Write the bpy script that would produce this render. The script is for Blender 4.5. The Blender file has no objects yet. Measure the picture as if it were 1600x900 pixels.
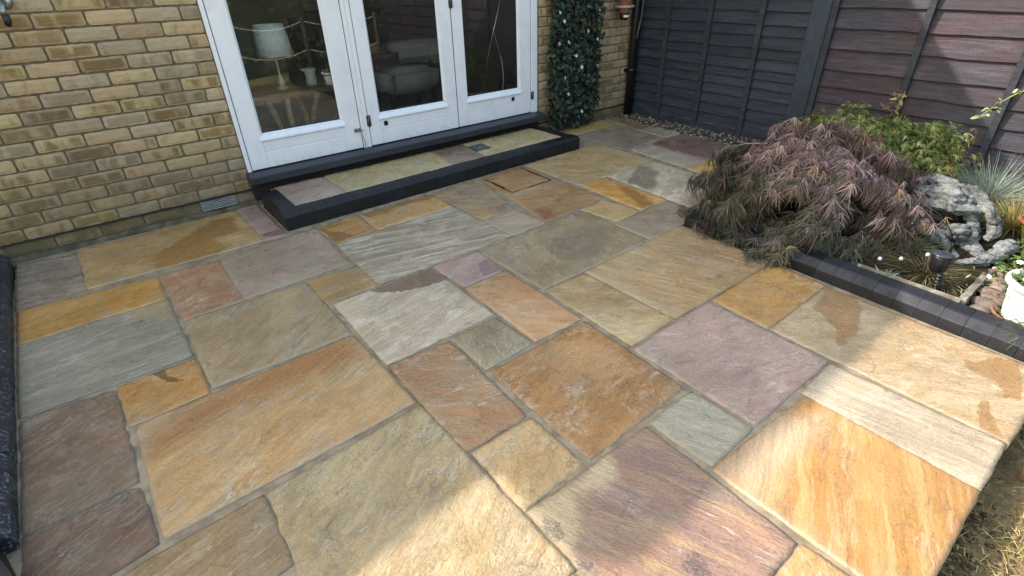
import bpy, bmesh, math, random
import numpy as np
from mathutils import Vector, Matrix, noise as mn
rnd = random.Random(7); rng = np.random.default_rng(7)
SC = bpy.context.scene; COL = SC.collection
PI = math.pi

# ------------------------------------------------------------------ camera, sky, sun, exposure
def rz(a): return Matrix.Rotation(a, 3, 'Z')
def rx(a): return Matrix.Rotation(a, 3, 'X')
cam = bpy.data.cameras.new('camera'); cam_ob = bpy.data.objects.new('camera', cam); COL.objects.link(cam_ob)
cam.sensor_width = 36; cam.sensor_fit = 'HORIZONTAL'; cam.lens = 814.29/1600*36
cam.clip_start = 0.02; cam.clip_end = 500
cam_ob.matrix_world = Matrix.Translation((-0.6921, -3.8316, 1.3482)) @ (rz(-0.649458) @ rx(1.025073) @ rz(-0.02969)).to_4x4()
SC.camera = cam_ob

SUN_DIR = Vector((0.95, -1.0, -1.06)).normalized()        # the way sunlight travels: over the house roof
sun_el = math.asin(-SUN_DIR.z); sun_az = math.atan2(-SUN_DIR.x, -SUN_DIR.y)
W = bpy.data.worlds.new('World'); SC.world = W; W.use_nodes = True
wt = W.node_tree; wt.nodes.clear()
sky = wt.nodes.new('ShaderNodeTexSky'); sky.sky_type = 'NISHITA'; sky.sun_disc = False
sky.sun_elevation = sun_el; sky.sun_rotation = sun_az
sky.air_density = 2.0; sky.dust_density = 2.0; sky.ozone_density = 0.0
bg = wt.nodes.new('ShaderNodeBackground'); bg.inputs[1].default_value = 0.15
wo = wt.nodes.new('ShaderNodeOutputWorld')
wt.links.new(sky.outputs[0], bg.inputs[0]); wt.links.new(bg.outputs[0], wo.inputs[0])
sl = bpy.data.lights.new('sun', 'SUN'); sl.energy = 2.25; sl.angle = math.radians(0.5); sl.color = (1.0, 0.95, 0.88)
so = bpy.data.objects.new('sun', sl); COL.objects.link(so); so.rotation_euler = SUN_DIR.to_track_quat('-Z', 'Y').to_euler()
so.location = (-8, 8, 9)
SC.view_settings.view_transform = 'Standard'; SC.view_settings.look = 'None'
SC.view_settings.exposure = 1.68; SC.view_settings.gamma = 1.0
SC.cycles.max_bounces = 7; SC.cycles.transparent_max_bounces = 12

# ------------------------------------------------------------------ colour
KA = (1.0, 1.0, 1.0)
def lin(c, k=1.0):
    o = []
    for i, v in enumerate(c[:3]):
        v /= 255.0; v = v/12.92 if v <= 0.04045 else ((v+0.055)/1.055)**2.4
        o.append(min(0.9, v*k*KA[i]))
    return tuple(o)
def rgba(c): return (c[0], c[1], c[2], 1.0)

# ------------------------------------------------------------------ node helper
class NT:
    def __init__(s, name):
        s.m = bpy.data.materials.new(name); s.m.use_nodes = True; s.t = s.m.node_tree; s.t.nodes.clear()
        s.out = s.n('ShaderNodeOutputMaterial')
    def n(s, ty, **k):
        x = s.t.nodes.new(ty)
        for a, v in k.items(): setattr(x, a, v)
        return x
    def put(s, sock, v):
        if hasattr(v, 'is_linked') or isinstance(v, bpy.types.NodeSocket): s.t.links.new(v, sock)
        elif v is not None:
            if isinstance(v, tuple) and len(v) == 3 and sock.type == 'RGBA': v = rgba(v)
            sock.default_value = v
    def coord(s, w='Object'): return s.n('ShaderNodeTexCoord').outputs[w]
    def attr(s, name, ty='OBJECT', o='Color'):
        a = s.n('ShaderNodeAttribute', attribute_type=ty, attribute_name=name); return a.outputs[o]
    def vm(s, op, a, b=None, sc=None):
        x = s.n('ShaderNodeVectorMath', operation=op); s.put(x.inputs[0], a)
        if b is not None: s.put(x.inputs[1], b)
        if sc is not None: s.put(x.inputs['Scale'], sc)
        return x.outputs[0]
    def ma(s, op, a, b=None, c=None, clamp=False):
        x = s.n('ShaderNodeMath', operation=op, use_clamp=clamp); s.put(x.inputs[0], a)
        if b is not None: s.put(x.inputs[1], b)
        if c is not None: s.put(x.inputs[2], c)
        return x.outputs[0]
    def noise(s, v, sc, det=4, ro=0.55, dist=0.0, o='Fac'):
        x = s.n('ShaderNodeTexNoise'); s.put(x.inputs['Vector'], v); s.put(x.inputs['Scale'], sc)
        x.inputs['Detail'].default_value = det; x.inputs['Roughness'].default_value = ro; x.inputs['Distortion'].default_value = dist
        return x.outputs[o]
    def vor(s, v, sc, feat='F1', o='Distance'):
        x = s.n('ShaderNodeTexVoronoi', feature=feat); s.put(x.inputs['Vector'], v); s.put(x.inputs['Scale'], sc); return x.outputs[o]
    def step(s, v, a, b, lo=0.0, hi=1.0):
        x = s.n('ShaderNodeMapRange', interpolation_type='SMOOTHSTEP'); s.put(x.inputs[0], v)
        for i, q in enumerate((a, b, lo, hi)): s.put(x.inputs[i+1], q)
        return x.outputs[0]
    def mix(s, f, a, b, bt='MIX'):
        x = s.n('ShaderNodeMix', data_type='RGBA', blend_type=bt); s.put(x.inputs[0], f); s.put(x.inputs[6], a); s.put(x.inputs[7], b); return x.outputs[2]
    def scalec(s, col, f): return s.vm('SCALE', col, None, f)
    def bump(s, h, st=0.5, d=0.004, prev=None):
        x = s.n('ShaderNodeBump'); s.put(x.inputs['Strength'], st); x.inputs['Distance'].default_value = d; s.put(x.inputs['Height'], h)
        if prev is not None: s.put(x.inputs['Normal'], prev)
        return x.outputs[0]
    def bsdf(s, col, ro=0.6, nrm=None, spec=0.5, metal=0.0, **kw):
        b = s.n('ShaderNodeBsdfPrincipled'); s.put(b.inputs['Base Color'], col); s.put(b.inputs['Roughness'], ro)
        s.put(b.inputs['Metallic'], metal); s.put(b.inputs['Specular IOR Level'], spec)
        if nrm is not None: s.put(b.inputs['Normal'], nrm)
        s.t.links.new(b.outputs[0], s.out.inputs[0]); return b

def simple(name, c, ro=0.5, var=0.15, sc=20.0, bs=0.2, bd=0.002, spec=0.5, metal=0.0, stretch=None, c2=None, nsc=None):
    t = NT(name); co = t.vm('ADD', t.coord(), t.vm('SCALE', (9.1, 3.7, 5.3), None, t.n('ShaderNodeObjectInfo').outputs['Random']))
    if stretch: co = t.vm('MULTIPLY', co, stretch)
    n = t.noise(co, sc, 6, 0.6); n2 = t.noise(co, (nsc or sc*6), 4, 0.6)
    col = t.mix(t.step(n, 0.35, 0.65), c, c2 or tuple(x*(1-var*2) for x in c))
    col = t.scalec(col, t.step(n2, 0.2, 0.8, 1-var, 1+var))
    t.bsdf(col, ro, t.bump(t.ma('ADD', n, n2), bs, bd), spec, metal); return t.m

# ------------------------------------------------------------------ mesh helper
class MB:
    def __init__(s): s.v = []; s.f = []; s.sm = []
    def add(s, vs, fs, smooth=False):
        o = len(s.v); s.v += [tuple(v) for v in vs]; s.f += [tuple(i+o for i in f) for f in fs]; s.sm += [smooth]*len(fs)
    def box(s, x0, x1, y0, y1, z0, z1, bev=0.0):
        if bev <= 0:
            s.add([(x, y, z) for x in (x0, x1) for y in (y0, y1) for z in (z0, z1)],
                  [(0,1,3,2),(4,6,7,5),(0,4,5,1),(2,3,7,6),(0,2,6,4),(1,5,7,3)]); return
        bm = bmesh.new(); bmesh.ops.create_cube(bm, size=1)
        for v in bm.verts: v.co = ((x0+x1)/2+v.co.x*(x1-x0), (y0+y1)/2+v.co.y*(y1-y0), (z0+z1)/2+v.co.z*(z1-z0))
        bmesh.ops.bevel(bm, geom=bm.edges[:], offset=bev, segments=1, profile=0.5, affect='EDGES'); s.bm(bm)
    def bm(s, bm, smooth=False):
        bm.verts.ensure_lookup_table(); bm.verts.index_update()
        s.add([v.co[:] for v in bm.verts], [tuple(v.index for v in f.verts) for f in bm.faces], smooth); bm.free()
    def prism(s, prof, fn, a, b, n=1, smooth=False):
        """profile (closed polygon of 2D points) swept from a to b; fn(p, q, t) -> xyz"""
        k = len(prof); vs = []; fs = []
        for i in range(n+1):
            t = a+(b-a)*i/n; vs += [fn(p, q, t) for p, q in prof]
        for i in range(n):
            for j in range(k): fs.append((i*k+j, i*k+(j+1) % k, (i+1)*k+(j+1) % k, (i+1)*k+j))
        fs.append(tuple(range(k-1, -1, -1))); fs.append(tuple(n*k+j for j in range(k)))
        s.add(vs, fs, smooth)
    def tube(s, pts, rad, n=8, smooth=True, squash=1.0, rough=0.0, seed=0.0):
        pts = [Vector(p) for p in pts]; m = len(pts); rad = rad if hasattr(rad, '__len__') else [rad]*m
        vs = []; fs = []; up = Vector((0.13, 0.21, 0.97)); px = None
        for i, p in enumerate(pts):
            d = (pts[min(i+1, m-1)]-pts[max(i-1, 0)]).normalized()
            x = (px - d*px.dot(d)) if px is not None else d.cross(up)
            if x.length < 1e-5: x = d.orthogonal()
            x.normalize(); px = x; y = d.cross(x)
            for j in range(n):
                a = 2*PI*j/n; r = rad[i]
                if rough: r *= 1+rough*mn.noise(Vector((math.cos(a)*1.7+seed, math.sin(a)*1.7, i*0.35)))
                vs.append(p + x*math.cos(a)*r + y*math.sin(a)*r*squash)
        for i in range(m-1):
            for j in range(n): fs.append((i*n+j, i*n+(j+1) % n, (i+1)*n+(j+1) % n, (i+1)*n+j))
        fs.append(tuple(range(n-1, -1, -1))); fs.append(tuple((m-1)*n+j for j in range(n)))
        s.add(vs, fs, smooth)
    def lathe(s, prof, c=(0,0,0), n=24, smooth=True, closed=False):
        vs = []; fs = []; k = len(prof)
        for i in range(n):
            a = 2*PI*i/n
            for r, z in prof: vs.append((c[0]+r*math.cos(a), c[1]+r*math.sin(a), c[2]+z))
        for i in range(n):
            for j in range(k if closed else k-1):
                fs.append((i*k+j, ((i+1) % n)*k+j, ((i+1) % n)*k+(j+1) % k, i*k+(j+1) % k))
        s.add(vs, fs, smooth)
    def build(s, name, mat, parent=None, org=(0,0,0), vcol=None):
        me = bpy.data.meshes.new(name)
        o_ = Vector(org)
        me.from_pydata([tuple(Vector(v)-o_) for v in s.v], [], s.f); me.polygons.foreach_set('use_smooth', s.sm)
        me.update(); me.materials.append(mat)
        ob = bpy.data.objects.new(name, me); COL.objects.link(ob)
        if parent is not None: ob.parent = parent; ob.location = o_ - Vector(base(parent))
        else: ob.location = o_
        return ob
def base(o):
    v = Vector((0,0,0))
    while o is not None: v += o.location; o = o.parent
    return v
def fastmesh(name, V, F, mat, parent=None, cols=None, smooth=False):
    """V (n,3), F (m,k) with constant k, cols (n,3) -> object with colour attribute 'col'"""
    me = bpy.data.meshes.new(name); n = len(V); m, k = F.shape
    me.vertices.add(n); me.vertices.foreach_set('co', np.ascontiguousarray(V, dtype=np.float32).ravel())
    me.loops.add(m*k); me.loops.foreach_set('vertex_index', np.ascontiguousarray(F, dtype=np.int32).ravel())
    me.polygons.add(m); me.polygons.foreach_set('loop_start', np.arange(0, m*k, k, dtype=np.int32))
    me.update(calc_edges=True)
    if smooth: me.polygons.foreach_set('use_smooth', np.ones(m, dtype=bool))
    if cols is not None:
        a = me.color_attributes.new('col', 'FLOAT_COLOR', 'POINT')
        c4 = np.ones((n, 4), np.float32); c4[:, :3] = cols; a.data.foreach_set('color', c4.ravel())
    me.materials.append(mat)
    ob = bpy.data.objects.new(name, me); COL.objects.link(ob)
    if parent is not None:
        ob.parent = parent; b = base(parent); me.vertices.foreach_set('co', (np.asarray(V, dtype=np.float32)-np.array(b, dtype=np.float32)).ravel()); me.update()
    return ob
def tag(o, label=None, cat=None, group=None, kind=None):
    if label: o['label'] = label
    if cat: o['category'] = cat
    if group: o['group'] = group
    if kind: o['kind'] = kind
    return o
def thing(name, loc, label, cat, group=None):
    o = bpy.data.objects.new(name, None); COL.objects.link(o); o.location = loc; o.empty_display_size = 0.1
    return tag(o, label, cat, group)
def share(name, me, parent, loc, rot=None, scale=None):
    o = bpy.data.objects.new(name, me); COL.objects.link(o); o.parent = parent; o.location = Vector(loc)-base(parent)
    if rot is not None: o.rotation_euler = rot
    if scale is not None: o.scale = scale
    return o

# ------------------------------------------------------------------ materials
def stone_mat():
    t = NT('riven_sandstone'); co = t.coord()
    ca, cb, cc, cp = (t.attr(k) for k in ('ca', 'cb', 'cc', 'cp'))
    par = t.n('ShaderNodeSeparateXYZ'); t.put(par.inputs[0], t.attr('par', o='Vector')); ang, stre, camt = par.outputs
    par2 = t.n('ShaderNodeSeparateXYZ'); t.put(par2.inputs[0], t.attr('par2', o='Vector')); relief, wet, seed = par2.outputs
    cs = t.n('ShaderNodeCombineXYZ'); t.put(cs.inputs[0], seed); t.put(cs.inputs[1], t.ma('MULTIPLY', seed, 1.7)); t.put(cs.inputs[2], 0.0)
    co = t.vm('ADD', co, cs.outputs[0])
    ro = t.n('ShaderNodeVectorRotate', rotation_type='Z_AXIS'); t.put(ro.inputs['Vector'], co); t.put(ro.inputs['Angle'], t.ma('MULTIPLY', ang, -1.0))
    warp = t.vm('SUBTRACT', t.noise(co, 4.0, 3, 0.5, o='Color'), (0.5, 0.5, 0.5))
    rc = ro.outputs[0]
    cmb = t.n('ShaderNodeCombineXYZ'); t.put(cmb.inputs[0], t.attr('xs', o='Fac')); t.put(cmb.inputs[1], stre); t.put(cmb.inputs[2], 1.0)
    sv = t.vm('ADD', t.vm('MULTIPLY', rc, cmb.outputs[0]), t.vm('SCALE', warp, None, 0.22))
    blot = t.noise(t.vm('ADD', co, t.vm('SCALE', warp, None, 0.15)), 7.0, 6, 0.66); grn = t.noise(co, 3.3, 4, 0.6, 0.3)
    n1 = t.noise(sv, 3.2, 7, 0.62); n2 = t.noise(sv, 5.0, 6, 0.6, 0.4); n3 = t.noise(t.vm('MULTIPLY', sv, (1.0, 1.8, 1.0)), 11.0, 8, 0.68)
    n4 = t.noise(co, 105.0, 4, 0.7); n5 = t.noise(co, 26.0, 6, 0.65); big = t.noise(co, 1.6, 3, 0.5)
    col = t.mix(t.step(n1, 0.30, 0.70), ca, cb)
    col = t.mix(t.ma('MULTIPLY', t.step(grn, 0.48, 0.66), 0.34), col, lin((160, 144, 120)))
    col = t.mix(t.ma('MULTIPLY', t.step(blot, 0.52, 0.68), 0.40), col, t.scalec(cb, 0.80))
    col = t.mix(t.ma('MULTIPLY', t.step(blot, 0.47, 0.33), 0.35), col, t.scalec(cc, 1.08))
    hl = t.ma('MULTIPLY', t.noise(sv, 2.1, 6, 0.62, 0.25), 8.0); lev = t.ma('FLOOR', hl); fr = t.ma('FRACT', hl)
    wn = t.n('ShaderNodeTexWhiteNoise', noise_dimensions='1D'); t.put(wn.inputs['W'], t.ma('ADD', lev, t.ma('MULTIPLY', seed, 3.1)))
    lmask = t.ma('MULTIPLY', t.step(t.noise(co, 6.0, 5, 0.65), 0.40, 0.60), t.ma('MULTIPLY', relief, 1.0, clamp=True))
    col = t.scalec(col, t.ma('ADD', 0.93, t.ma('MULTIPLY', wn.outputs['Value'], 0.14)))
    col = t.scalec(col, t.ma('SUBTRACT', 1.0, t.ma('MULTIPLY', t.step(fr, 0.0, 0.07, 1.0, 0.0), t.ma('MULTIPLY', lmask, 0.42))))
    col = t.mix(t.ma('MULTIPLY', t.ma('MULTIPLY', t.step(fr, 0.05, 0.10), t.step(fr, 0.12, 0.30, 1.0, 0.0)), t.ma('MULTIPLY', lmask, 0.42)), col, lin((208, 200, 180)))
    pv = t.ma('ABSOLUTE', t.ma('SUBTRACT', t.noise(t.vm('ADD', sv, (7.3, 2.1, 0.0)), 3.4, 7, 0.68, 0.5), 0.5))
    col = t.mix(t.ma('MULTIPLY', t.step(pv, 0.0, 0.022, 1.0, 0.0), t.ma('MULTIPLY', t.step(t.noise(co, 3.0, 3), 0.50, 0.62), 0.36)), col, lin((214, 206, 188)))
    ck = t.vor(t.vm('ADD', co, t.vm('SCALE', warp, None, 0.35)), 2.3, 'DISTANCE_TO_EDGE')
    col = t.scalec(col, t.ma('SUBTRACT', 1.0, t.ma('MULTIPLY', t.step(ck, 0.002, 0.008, 1.0, 0.0), t.step(t.noise(co, 4.1, 3), 0.55, 0.61, 0.0, 0.34))))
    led = t.step(n2, 0.545, 0.575)                                   # crisp layer edge
    col = t.mix(t.ma('MULTIPLY', led, t.ma('MULTIPLY', camt, 1.2, clamp=True)), col, cc)
    pm = t.attr('patch', 'GEOMETRY', 'Fac')
    ps = t.attr('psoft', o='Fac')
    pm2 = t.step(t.ma('ADD', pm, t.ma('MULTIPLY', t.ma('SUBTRACT', t.mix(0.5, n5, blot), 0.5), t.ma('SUBTRACT', 1.3, ps))), t.ma('SUBTRACT', 0.45, t.ma('MULTIPLY', ps, 0.40)), t.ma('ADD', 0.53, t.ma('MULTIPLY', ps, 0.40)))
    col = t.mix(t.ma('MULTIPLY', pm2, 0.85), col, cp)
    col = t.scalec(col, t.step(n3, 0.25, 0.75, 0.82, 1.14))
    col = t.scalec(col, t.step(big, 0.3, 0.7, 0.88, 1.1))
    vein = t.ma('ABSOLUTE', t.ma('SUBTRACT', t.noise(sv, 2.6, 5, 0.6, 0.6), 0.5))
    col = t.scalec(col, t.step(vein, 0.0, 0.012, 0.80, 1.0))
    col = t.scalec(col, t.step(n4, 0.25, 0.75, 0.84, 1.13))
    col = t.scalec(col, t.step(n5, 0.62, 0.8, 1.0, 0.82))
    spk = t.step(t.vor(co, 55.0), 0.07, 0.13, 0.62, 1.0)
    col = t.scalec(col, spk)
    dn = t.attr('dend', 'GEOMETRY', 'Fac')
    fern = t.ma('ABSOLUTE', t.ma('SUBTRACT', t.noise(co, 75.0, 6, 0.7, 1.2), 0.5))
    dm = t.ma('MULTIPLY', t.step(fern, 0.035, 0.07, 1.0, 0.0), t.step(t.ma('ADD', dn, t.ma('MULTIPLY', t.ma('SUBTRACT', n5, 0.5), 1.4)), 0.34, 0.5))
    col = t.mix(t.ma('MULTIPLY', dm, 0.7), col, (0.05, 0.055, 0.065))
    eg = t.attr('edge', 'GEOMETRY', 'Fac')
    em = t.ma('MULTIPLY', eg, t.step(n5, 0.4, 0.65, 0.15, 0.6))
    col = t.mix(em, col, lin((150, 135, 115)))
    rgh = t.ma('SUBTRACT', t.step(blot, 0.35, 0.65, 0.52, 0.30), t.ma('MULTIPLY', wet, 0.24))
    rgh = t.ma('SUBTRACT', rgh, t.ma('MULTIPLY', pm2, 0.06))
    h = t.ma('ADD', t.ma('MULTIPLY', n3, 0.45), t.ma('ADD', t.ma('ADD', t.ma('MULTIPLY', led, 0.2), t.ma('MULTIPLY', t.ma('ADD', lev, t.step(fr, 0.0, 0.12)), 0.30)), t.ma('MULTIPLY', pm2, -0.12)))
    b1 = t.bump(h, t.ma('MULTIPLY', relief, 0.40), 0.006)
    b2 = t.bump(t.ma('ADD', t.noise(t.vm('ADD', sv, t.vm('SCALE', co, None, 1.5)), 24.0, 6, 0.72), t.ma('MULTIPLY', n4, 0.3)), t.ma('MINIMUM', t.ma('MULTIPLY', relief, 1.05), 2.2), 0.0075, b1)
    bs = t.bsdf(col, rgh, b2, 0.55); t.put(bs.inputs['Coat Weight'], t.ma('MULTIPLY', t.ma('ADD', t.ma('MULTIPLY', wet, 0.8), 0.35), t.step(t.noise(co, 4.5, 4, 0.6), 0.38, 0.62, 0.35, 1.0), clamp=True)); bs.inputs['Coat Roughness'].default_value = 0.14; bs.inputs['Coat IOR'].default_value = 1.5; t.put(bs.inputs['Coat Normal'], b2); return t.m
STONE = stone_mat()

def brick_mat():
    t = NT('buff_brick'); co = t.coord(); info = t.n('ShaderNodeObjectInfo')
    r = info.outputs['Random']; cs = t.n('ShaderNodeCombineXYZ')
    t.put(cs.inputs[0], t.ma('MULTIPLY', r, 91.0)); t.put(cs.inputs[1], t.ma('MULTIPLY', r, 37.0)); t.put(cs.inputs[2], t.ma('MULTIPLY', r, 53.0))
    c2 = t.vm('ADD', co, cs.outputs[0])
    band = t.noise(t.vm('MULTIPLY', c2, (1.0, 0.2, 0.22)), 17.0, 3, 0.5, 0.3)
    cloud = t.noise(c2, 13.0, 4, 0.55)
    am = t.attr('flash', o='Fac'); ca, cb = t.attr('ca'), t.attr('cb')
    m = t.step(t.ma('ADD', band, t.ma('MULTIPLY', t.ma('SUBTRACT', cloud, 0.5), 0.5)), t.ma('SUBTRACT', 0.70, t.ma('MULTIPLY', am, 0.52)), t.ma('SUBTRACT', 0.98, t.ma('MULTIPLY', am, 0.52)))
    # the pale rim the kiln leaves at a brick's edges
    sep = t.n('ShaderNodeSeparateXYZ'); t.put(sep.inputs[0], co)
    ez = t.step(t.ma('ABSOLUTE', sep.outputs[2]), 0.016, 0.032); ex = t.step(t.ma('ABSOLUTE', sep.outputs[0]), 0.082, 0.106)
    rim = t.ma('MULTIPLY', t.ma('MAXIMUM', ez, ex), t.step(cloud, 0.35, 0.6, 0.3, 0.95))
    m = t.ma('MULTIPLY', m, t.ma('SUBTRACT', 1.0, rim))
    col = t.mix(m, ca, cb)
    col = t.mix(t.ma('MULTIPLY', t.step(t.noise(c2, 5.0, 3), 0.55, 0.7), 0.35), col, lin((150, 128, 112)))
    g = t.noise(c2, 170.0, 4, 0.7); g2 = t.noise(t.vm('MULTIPLY', c2, (0.4, 1, 2.2)), 60.0, 5, 0.65)
    col = t.scalec(col, t.step(g, 0.25, 0.75, 0.86, 1.12)); col = t.scalec(col, t.step(g2, 0.25, 0.75, 0.9, 1.08))
    col = t.scalec(col, t.step(t.vor(c2, 70.0), 0.05, 0.12, 0.65, 1.0))
    dirt = t.attr('dirt', o='Fac')
    col = t.mix(t.ma('MULTIPLY', dirt, t.step(t.noise(c2, 9.0, 5, 0.6), 0.3, 0.65, 0.35, 1.0)), col, lin((92, 84, 62)))
    t.bsdf(col, 0.85, t.bump(t.ma('ADD', g, t.ma('MULTIPLY', g2, 0.8)), 0.5, 0.0025), 0.25); return t.m
BRICK = brick_mat()
MORTAR = simple('mortar', lin((112, 100, 82)), 0.92, 0.14, 30, 0.5, 0.004, 0.2, c2=lin((92, 84, 70)), nsc=220)
BASE_RENDER = simple('grubby_wall_base', lin((104, 94, 76)), 0.92, 0.22, 12, 0.7, 0.006, 0.2, c2=lin((70, 64, 50)), nsc=120)
JOINT = simple('jointing_sand', lin((158, 139, 114)), 0.9, 0.12, 14, 0.5, 0.003, 0.25, c2=lin((122, 107, 88)), nsc=260)
def blockmat(name, c, c2, dust):
    t = NT(name); r = t.n('ShaderNodeObjectInfo').outputs['Random']; co = t.vm('ADD', t.coord(), t.vm('SCALE', (9.1, 3.7, 5.3), None, r))
    n = t.noise(co, 13, 6, 0.65); f = t.noise(co, 170, 4, 0.65); s = t.noise(t.vm('MULTIPLY', co, (1, 1, 0.35)), 38, 6, 0.75)
    col = t.mix(t.step(n, 0.35, 0.65), c, c2); col = t.scalec(col, t.ma('ADD', 0.8, t.ma('MULTIPLY', r, 0.4)))
    col = t.mix(t.ma('MULTIPLY', t.step(s, 0.60, 0.74), dust), col, lin((128, 122, 114))); col = t.scalec(col, t.step(f, 0.25, 0.75, 0.8, 1.25))
    t.bsdf(col, t.step(n, 0.3, 0.7, 0.42, 0.62), t.bump(t.ma('ADD', n, f), 0.35, 0.003), 0.35); return t.m
BLACKBLOCK = blockmat('black_block', (0.0075, 0.0078, 0.0095), (0.013, 0.0135, 0.016), 0.16)
def glintblock():
    t = NT('glinting_black_block'); co = t.vm('ADD', t.coord(), t.vm('SCALE', (9.1, 3.7, 5.3), None, t.n('ShaderNodeObjectInfo').outputs['Random'])); n = t.noise(co, 85, 7, 0.75); n2 = t.noise(co, 9, 4)
    col = t.mix(t.ma('MULTIPLY', t.step(n, 0.50, 0.62, 0.0, 0.7), t.step(n2, 0.30, 0.55)), (0.02, 0.022, 0.03), lin((150, 152, 162)))  # pale speckle paints the sky's glint on the rough black blocks
    t.bsdf(col, 0.4, t.bump(n, 0.5, 0.003), 0.5); return t.m
GLINTBLOCK = glintblock()
SUNLITBLOCK = blockmat('black_block_sunlit', lin((39, 38, 42)), lin((30, 30, 34)), 0.18)  # black block again with sunlight put into the colour; hose connector borrows it
def whitepaint():
    t = NT('white_door_paint'); co = t.coord(); n = t.noise(co, 7, 5, 0.6); f = t.noise(co, 140, 3)
    col = t.mix(t.step(n, 0.45, 0.75), (0.75, 0.73, 0.775), (0.67, 0.65, 0.72))
    col = t.mix(t.ma('MULTIPLY', t.step(t.vor(co, 24.0), 0.05, 0.075, 1.0, 0.0), t.step(n, 0.55, 0.6)), col, (0.25, 0.22, 0.18))
    st = t.noise(t.vm('MULTIPLY', co, (1, 1, 0.12)), 34, 6, 0.7); col = t.mix(t.ma('MULTIPLY', t.step(st, 0.56, 0.72), 0.22), col, (0.46, 0.43, 0.36))
    sep = t.n('ShaderNodeSeparateXYZ'); t.put(sep.inputs[0], co)
    dirt = t.ma('MULTIPLY', t.step(sep.outputs[2], 0.22, 0.30, 1.0, 0.0), t.step(t.noise(co, 22, 6, 0.7), 0.42, 0.7))
    col = t.mix(t.ma('MULTIPLY', dirt, 0.35), col, (0.30, 0.27, 0.22))
    t.bsdf(col, 0.32, t.bump(f, 0.08, 0.001), 0.5); return t.m
WHITE = whitepaint()
SEAL = simple('black_gasket', (0.012, 0.012, 0.014), 0.6, 0.1, 30, 0.1)
SILL = simple('dark_sill_paint', (0.018, 0.020, 0.030), 0.38, 0.2, 10, 0.25, 0.002, 0.5, stretch=(0.15, 1, 1), c2=(0.028, 0.031, 0.044))
STEEL = simple('dull_steel', (0.32, 0.33, 0.35), 0.35, 0.2, 30, 0.2, 0.001, 0.5, 0.9)
DARKMETAL = simple('dark_metal', (0.03, 0.032, 0.036), 0.4, 0.2, 40, 0.2, 0.001, 0.5, 0.6)
GREYPLASTIC = simple('grey_plastic', lin((150, 148, 148)), 0.5, 0.15, 20, 0.2)
BLACKPLASTIC = simple('black_plastic', (0.010, 0.010, 0.012), 0.38, 0.2, 20, 0.2)
FELT = simple('black_membrane', (0.010, 0.010, 0.010), 0.8, 0.2, 30, 0.5, 0.004)
def glass():
    t = NT('door_glass'); tr = t.n('ShaderNodeBsdfTransparent'); tr.inputs[0].default_value = (0.98, 0.99, 0.985, 1)
    gl = t.n('ShaderNodeBsdfGlossy'); gl.inputs['Roughness'].default_value = 0.0
    fr = t.n('ShaderNodeFresnel'); fr.inputs[0].default_value = 1.5
    co = t.coord(); d = t.noise(co, 60, 4, 0.7); d2 = t.noise(co, 5, 3)
    mx = t.n('ShaderNodeMixShader'); t.put(mx.inputs[0], t.ma('MULTIPLY', fr.outputs[0], 1.5, clamp=True)); t.put(mx.inputs[1], tr.outputs[0]); t.put(mx.inputs[2], gl.outputs[0])
    df = t.n('ShaderNodeBsdfDiffuse'); df.inputs[0].default_value = (0.5, 0.5, 0.47, 1)
    m2 = t.n('ShaderNodeMixShader')
    t.put(m2.inputs[0], t.ma('ADD', 0.012, t.ma('MULTIPLY', t.step(d, 0.66, 0.72), t.step(d2, 0.5, 0.6, 0.0, 0.3))))
    t.put(m2.inputs[1], mx.outputs[0]); t.put(m2.inputs[2], df.outputs[0]); t.t.links.new(m2.outputs[0], t.out.inputs[0]); return t.m
GLASS = glass()
def fencewood(name, base_c, alt_c, pale_c, patchy):
    t = NT(name); co = t.coord(); r = t.n('ShaderNodeObjectInfo').outputs['Random']
    cs = t.n('ShaderNodeCombineXYZ'); t.put(cs.inputs[0], t.ma('MULTIPLY', r, 33.0)); t.put(cs.inputs[1], t.ma('MULTIPLY', r, 71.0)); t.put(cs.inputs[2], 0.0)
    c = t.vm('ADD', co, cs.outputs[0])
    gr = t.noise(t.vm('MULTIPLY', c, (1, 0.06, 1)), 90, 6, 0.65, 0.5); bl = t.noise(t.vm('MULTIPLY', c, (1, 0.5, 1.6)), 3.2, 5, 0.6); kn = t.vor(t.vm('MULTIPLY', c, (0.2, 0.6, 1.3)), 6.0)
    col = t.mix(t.step(bl, 0.42, 0.6), base_c, alt_c)
    col = t.mix(t.ma('MULTIPLY', t.step(t.noise(t.vm('MULTIPLY', c, (1, 0.35, 2.0)), 4.5, 6, 0.65), 0.52, 0.68), patchy), col, pale_c)
    col = t.scalec(col, t.step(gr, 0.28, 0.72, 0.60, 1.28)); col = t.scalec(col, t.step(kn, 0.03, 0.13, 0.32, 1.0)); col = t.scalec(col, t.step(t.noise(c, 75, 5, 0.7), 0.25, 0.75, 0.78, 1.2))
    col = t.scalec(col, t.ma('ADD', 0.85, t.ma('MULTIPLY', r, 0.3)))
    t.bsdf(col, 0.6, t.bump(gr, 0.6, 0.003), 0.35); return t.m
FENCE_DARK = fencewood('blue_black_fence_paint', (0.026, 0.027, 0.039), (0.035, 0.037, 0.051), (0.046, 0.042, 0.053), 0.5)
FENCE_PURPLE = fencewood('faded_purple_fence_paint', (0.058, 0.034, 0.041), (0.042, 0.037, 0.048), (0.080, 0.074, 0.091), 0.6)
FENCE_TRIM = fencewood('dark_fence_trim', (0.032, 0.033, 0.042), (0.042, 0.044, 0.055), (0.055, 0.055, 0.066), 0.4)
FENCE_POST = simple('painted_post', (0.042, 0.052, 0.070), 0.6, 0.2, 6, 0.3, 0.003, 0.4, stretch=(1, 1, 0.3), c2=(0.030, 0.036, 0.050))
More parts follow.
